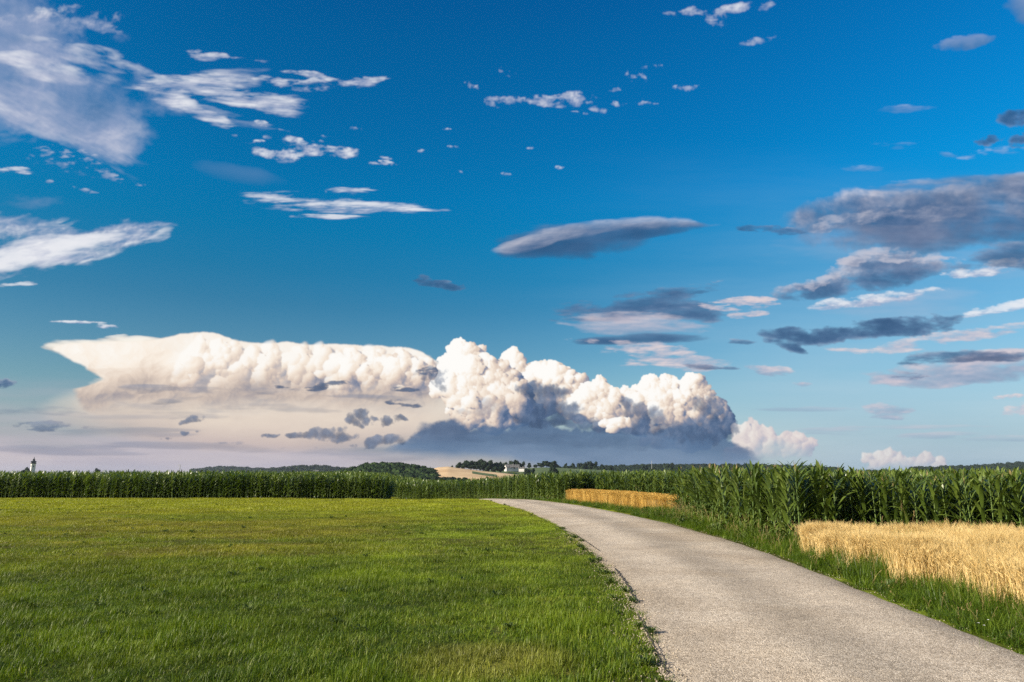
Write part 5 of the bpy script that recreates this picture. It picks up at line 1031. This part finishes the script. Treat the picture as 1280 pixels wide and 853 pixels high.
def M_(op, *a):
    q = N('ShaderNodeMath'); q.operation = op
    for i, v in enumerate(a):
        if isinstance(v, (int, float)): q.inputs[i].default_value = v
        else: L(v, q.inputs[i])
    return q.outputs[0]
el = M_('ARCSINE', sp.outputs[2]); az = M_('ARCTAN2', sp.outputs[0], sp.outputs[1])
# clear-sky grade by elevation (deep polarised blue overhead, paler towards the horizon)
GR = [(1.35, (0.64995, 0.6679499999999999, 0.6738)), (7.3, (0.40365, 0.6018, 0.62565)), (13.33, (0.14925, 0.5181, 0.6334500000000001)), (16.01, (0.06795, 0.53325, 0.6881999999999999)), (19.31, (0.01635, 0.57945, 0.7881)), (22.56, (0.0075, 0.6024, 0.8728499999999999)), (28.82, (0.0075, 0.558, 0.8809500000000001)), (34.11, (0.0075, 0.5245500000000001, 0.8636999999999999)), (36.88, (0.0075, 0.48614999999999997, 0.8425499999999999))]
gr = ramp_node(N, [(max(0, min(1, (e + 2) / 50)), c) for e, c in GR]); L(M_('DIVIDE', M_('ADD', el, R(2)), R(50)), gr.inputs[0])
ga = ramp_node(N, [((a + 60) / 120, (v, v, v)) for a, v in AZR]); L(M_('DIVIDE', M_('ADD', az, R(60)), R(120)), ga.inputs[0])
gx_ = N('ShaderNodeMix'); gx_.data_type = 'RGBA'; gx_.blend_type = 'MULTIPLY'; gx_.inputs[0].default_value = 1; L(gr.outputs[0], gx_.inputs[6]); L(ga.outputs[0], gx_.inputs[7])
gs_ = N('ShaderNodeVectorMath'); gs_.operation = 'SCALE'; gs_.inputs['Scale'].default_value = .1 / BGS * 2 ** (.35 - EXPO) * 2.0; L(gx_.outputs[2], gs_.inputs[0])
def MR_(x, a, b_):
    q = N('ShaderNodeMapRange'); q.clamp = True; q.interpolation_type = 'SMOOTHSTEP'; L(x, q.inputs[0]); q.inputs[1].default_value = a; q.inputs[2].default_value = b_; return q.outputs[0]
fade = M_('MAXIMUM', MR_(M_('ABSOLUTE', az), R(56), R(80)), MR_(el, R(47), R(62)))   # the rest of the sky stays ungraded
gm = N('ShaderNodeMix'); gm.data_type = 'RGBA'; gm.blend_type = 'MULTIPLY'; L(M_('MULTIPLY', M_('SUBTRACT', 1.0, fade), 1.0), gm.inputs[0]); L(sky.outputs[0], gm.inputs[6]); L(gs_.outputs[0], gm.inputs[7])
vs = N('ShaderNodeVectorMath'); vs.operation = 'SCALE'; vs.inputs['Scale'].default_value = 1.0; L(gm.outputs[2], vs.inputs[0])
# clouds: computed above, laid out over azimuth and elevation
RGBp, Al, (S, X0, Y0) = make_clouds(S=SKY_S)
AZ0, AZ1, EL0, EL1 = R(-50), R(50), R(-1.5), R(44); TW, TH = int((AZ1 - AZ0) * F * SKY_S), int((EL1 - EL0) * F * SKY_S)
A_, E_ = np.meshgrid(AZ0 + (np.arange(TW) + .5) / TW * (AZ1 - AZ0), EL0 + (np.arange(TH) + .5) / TH * (EL1 - EL0))
dx, dy, dz = np.sin(A_) * np.cos(E_), np.cos(A_) * np.cos(E_), np.sin(E_); c, s = math.cos(PITCH), math.sin(PITCH); w = dy * c + dz * s
gx = ((640 + F * dx / w) - X0) * SKY_S - .5; gy = ((426.5 - F * (dz * c - dy * s) / w) - Y0) * SKY_S - .5; H_, W_ = Al.shape
ok = (gx > 1) & (gx < W_ - 2) & (gy > 1) & (gy < H_ - 2) | (gy >= H_ - 2) & (gx > 1) & (gx < W_ - 2); gx = np.clip(gx, 0, W_ - 1.01); gy = np.clip(gy, 0, H_ - 1.01); ix = gx.astype(int); iy = gy.astype(int); fx_ = (gx - ix)[..., None]; fy_ = (gy - iy)[..., None]
src = np.concatenate([RGBp, Al[..., None]], -1); im = (src[iy, ix] * (1 - fx_) + src[iy, ix + 1] * fx_) * (1 - fy_) + (src[iy + 1, ix] * (1 - fx_) + src[iy + 1, ix + 1] * fx_) * fy_
edge = np.clip(np.minimum(gx, W_ - gx) / (120 * SKY_S), 0, 1)[..., None] * ok[..., None]; im *= edge
im = im.astype(np.float32)
clouds = bpy.data.images.new('clouds', TW, TH, alpha=False, float_buffer=True); clouds.colorspace_settings.name = 'Linear Rec.709'
buf = np.ones((TH, TW, 4), np.float32); buf[..., :3] = im[..., :3]; clouds.pixels.foreach_set(buf.ravel()); clouds.update()
cover = bpy.data.images.new('cover', TW, TH, alpha=False, float_buffer=True); cover.colorspace_settings.name = 'Non-Color'
buf[..., :3] = im[..., 3:4]; cover.pixels.foreach_set(buf.ravel()); cover.update()
for im_ in (clouds, cover): im_.pack()
cbx = N('ShaderNodeCombineXYZ'); L(M_('DIVIDE', M_('SUBTRACT', az, AZ0), AZ1 - AZ0), cbx.inputs[0]); L(M_('DIVIDE', M_('SUBTRACT', el, EL0), EL1 - EL0), cbx.inputs[1])
def tex(im_): q = N('ShaderNodeTexImage'); q.image = im_; q.extension = 'CLIP'; q.interpolation = 'Cubic'; L(cbx.outputs[0], q.inputs[0]); return q.outputs[0]
cl, cv_ = tex(clouds), tex(cover)
inv = M_('SUBTRACT', 1.0, cv_); v1 = N('ShaderNodeVectorMath'); v1.operation = 'SCALE'; L(vs.outputs[0], v1.inputs[0]); L(inv, v1.inputs['Scale'])
v2 = N('ShaderNodeVectorMath'); v2.operation = 'SCALE'; L(cl, v2.inputs[0]); v2.inputs['Scale'].default_value = 1 / BGS / 2 ** EXPO
v3 = N('ShaderNodeVectorMath'); v3.operation = 'ADD'; L(v1.outputs[0], v3.inputs[0]); L(v2.outputs[0], v3.inputs[1]); L(v3.outputs[0], bg.inputs[0])
wd.cycles.sampling_method = 'MANUAL'; wd.cycles.sample_map_resolution = 512

# ---------------------------------------------------------------- camera and render settings
cd = bpy.data.cameras.new('camera'); cam = bpy.data.objects.new('camera', cd); link(cam); cam.location = (0, 0, CAMH); cam.rotation_euler = (R(90) + PITCH, 0, 0)
cd.sensor_width = 36; cd.lens = F / 1280 * 36; cd.clip_end = 30000; cd.clip_start = .05; SC.camera = cam
SC.view_settings.view_transform = 'Standard'; SC.view_settings.look = 'None'; SC.view_settings.exposure = EXPO; SC.view_settings.gamma = 1
SC.render.engine = 'CYCLES'; cy_ = SC.cycles; cy_.max_bounces = 5; cy_.diffuse_bounces = 2; cy_.glossy_bounces = 1; cy_.transmission_bounces = 2; cy_.volume_bounces = 0; cy_.transparent_max_bounces = 4; cy_.use_denoising = False; cy_.sample_clamp_indirect = 6
cy_.use_adaptive_sampling = False
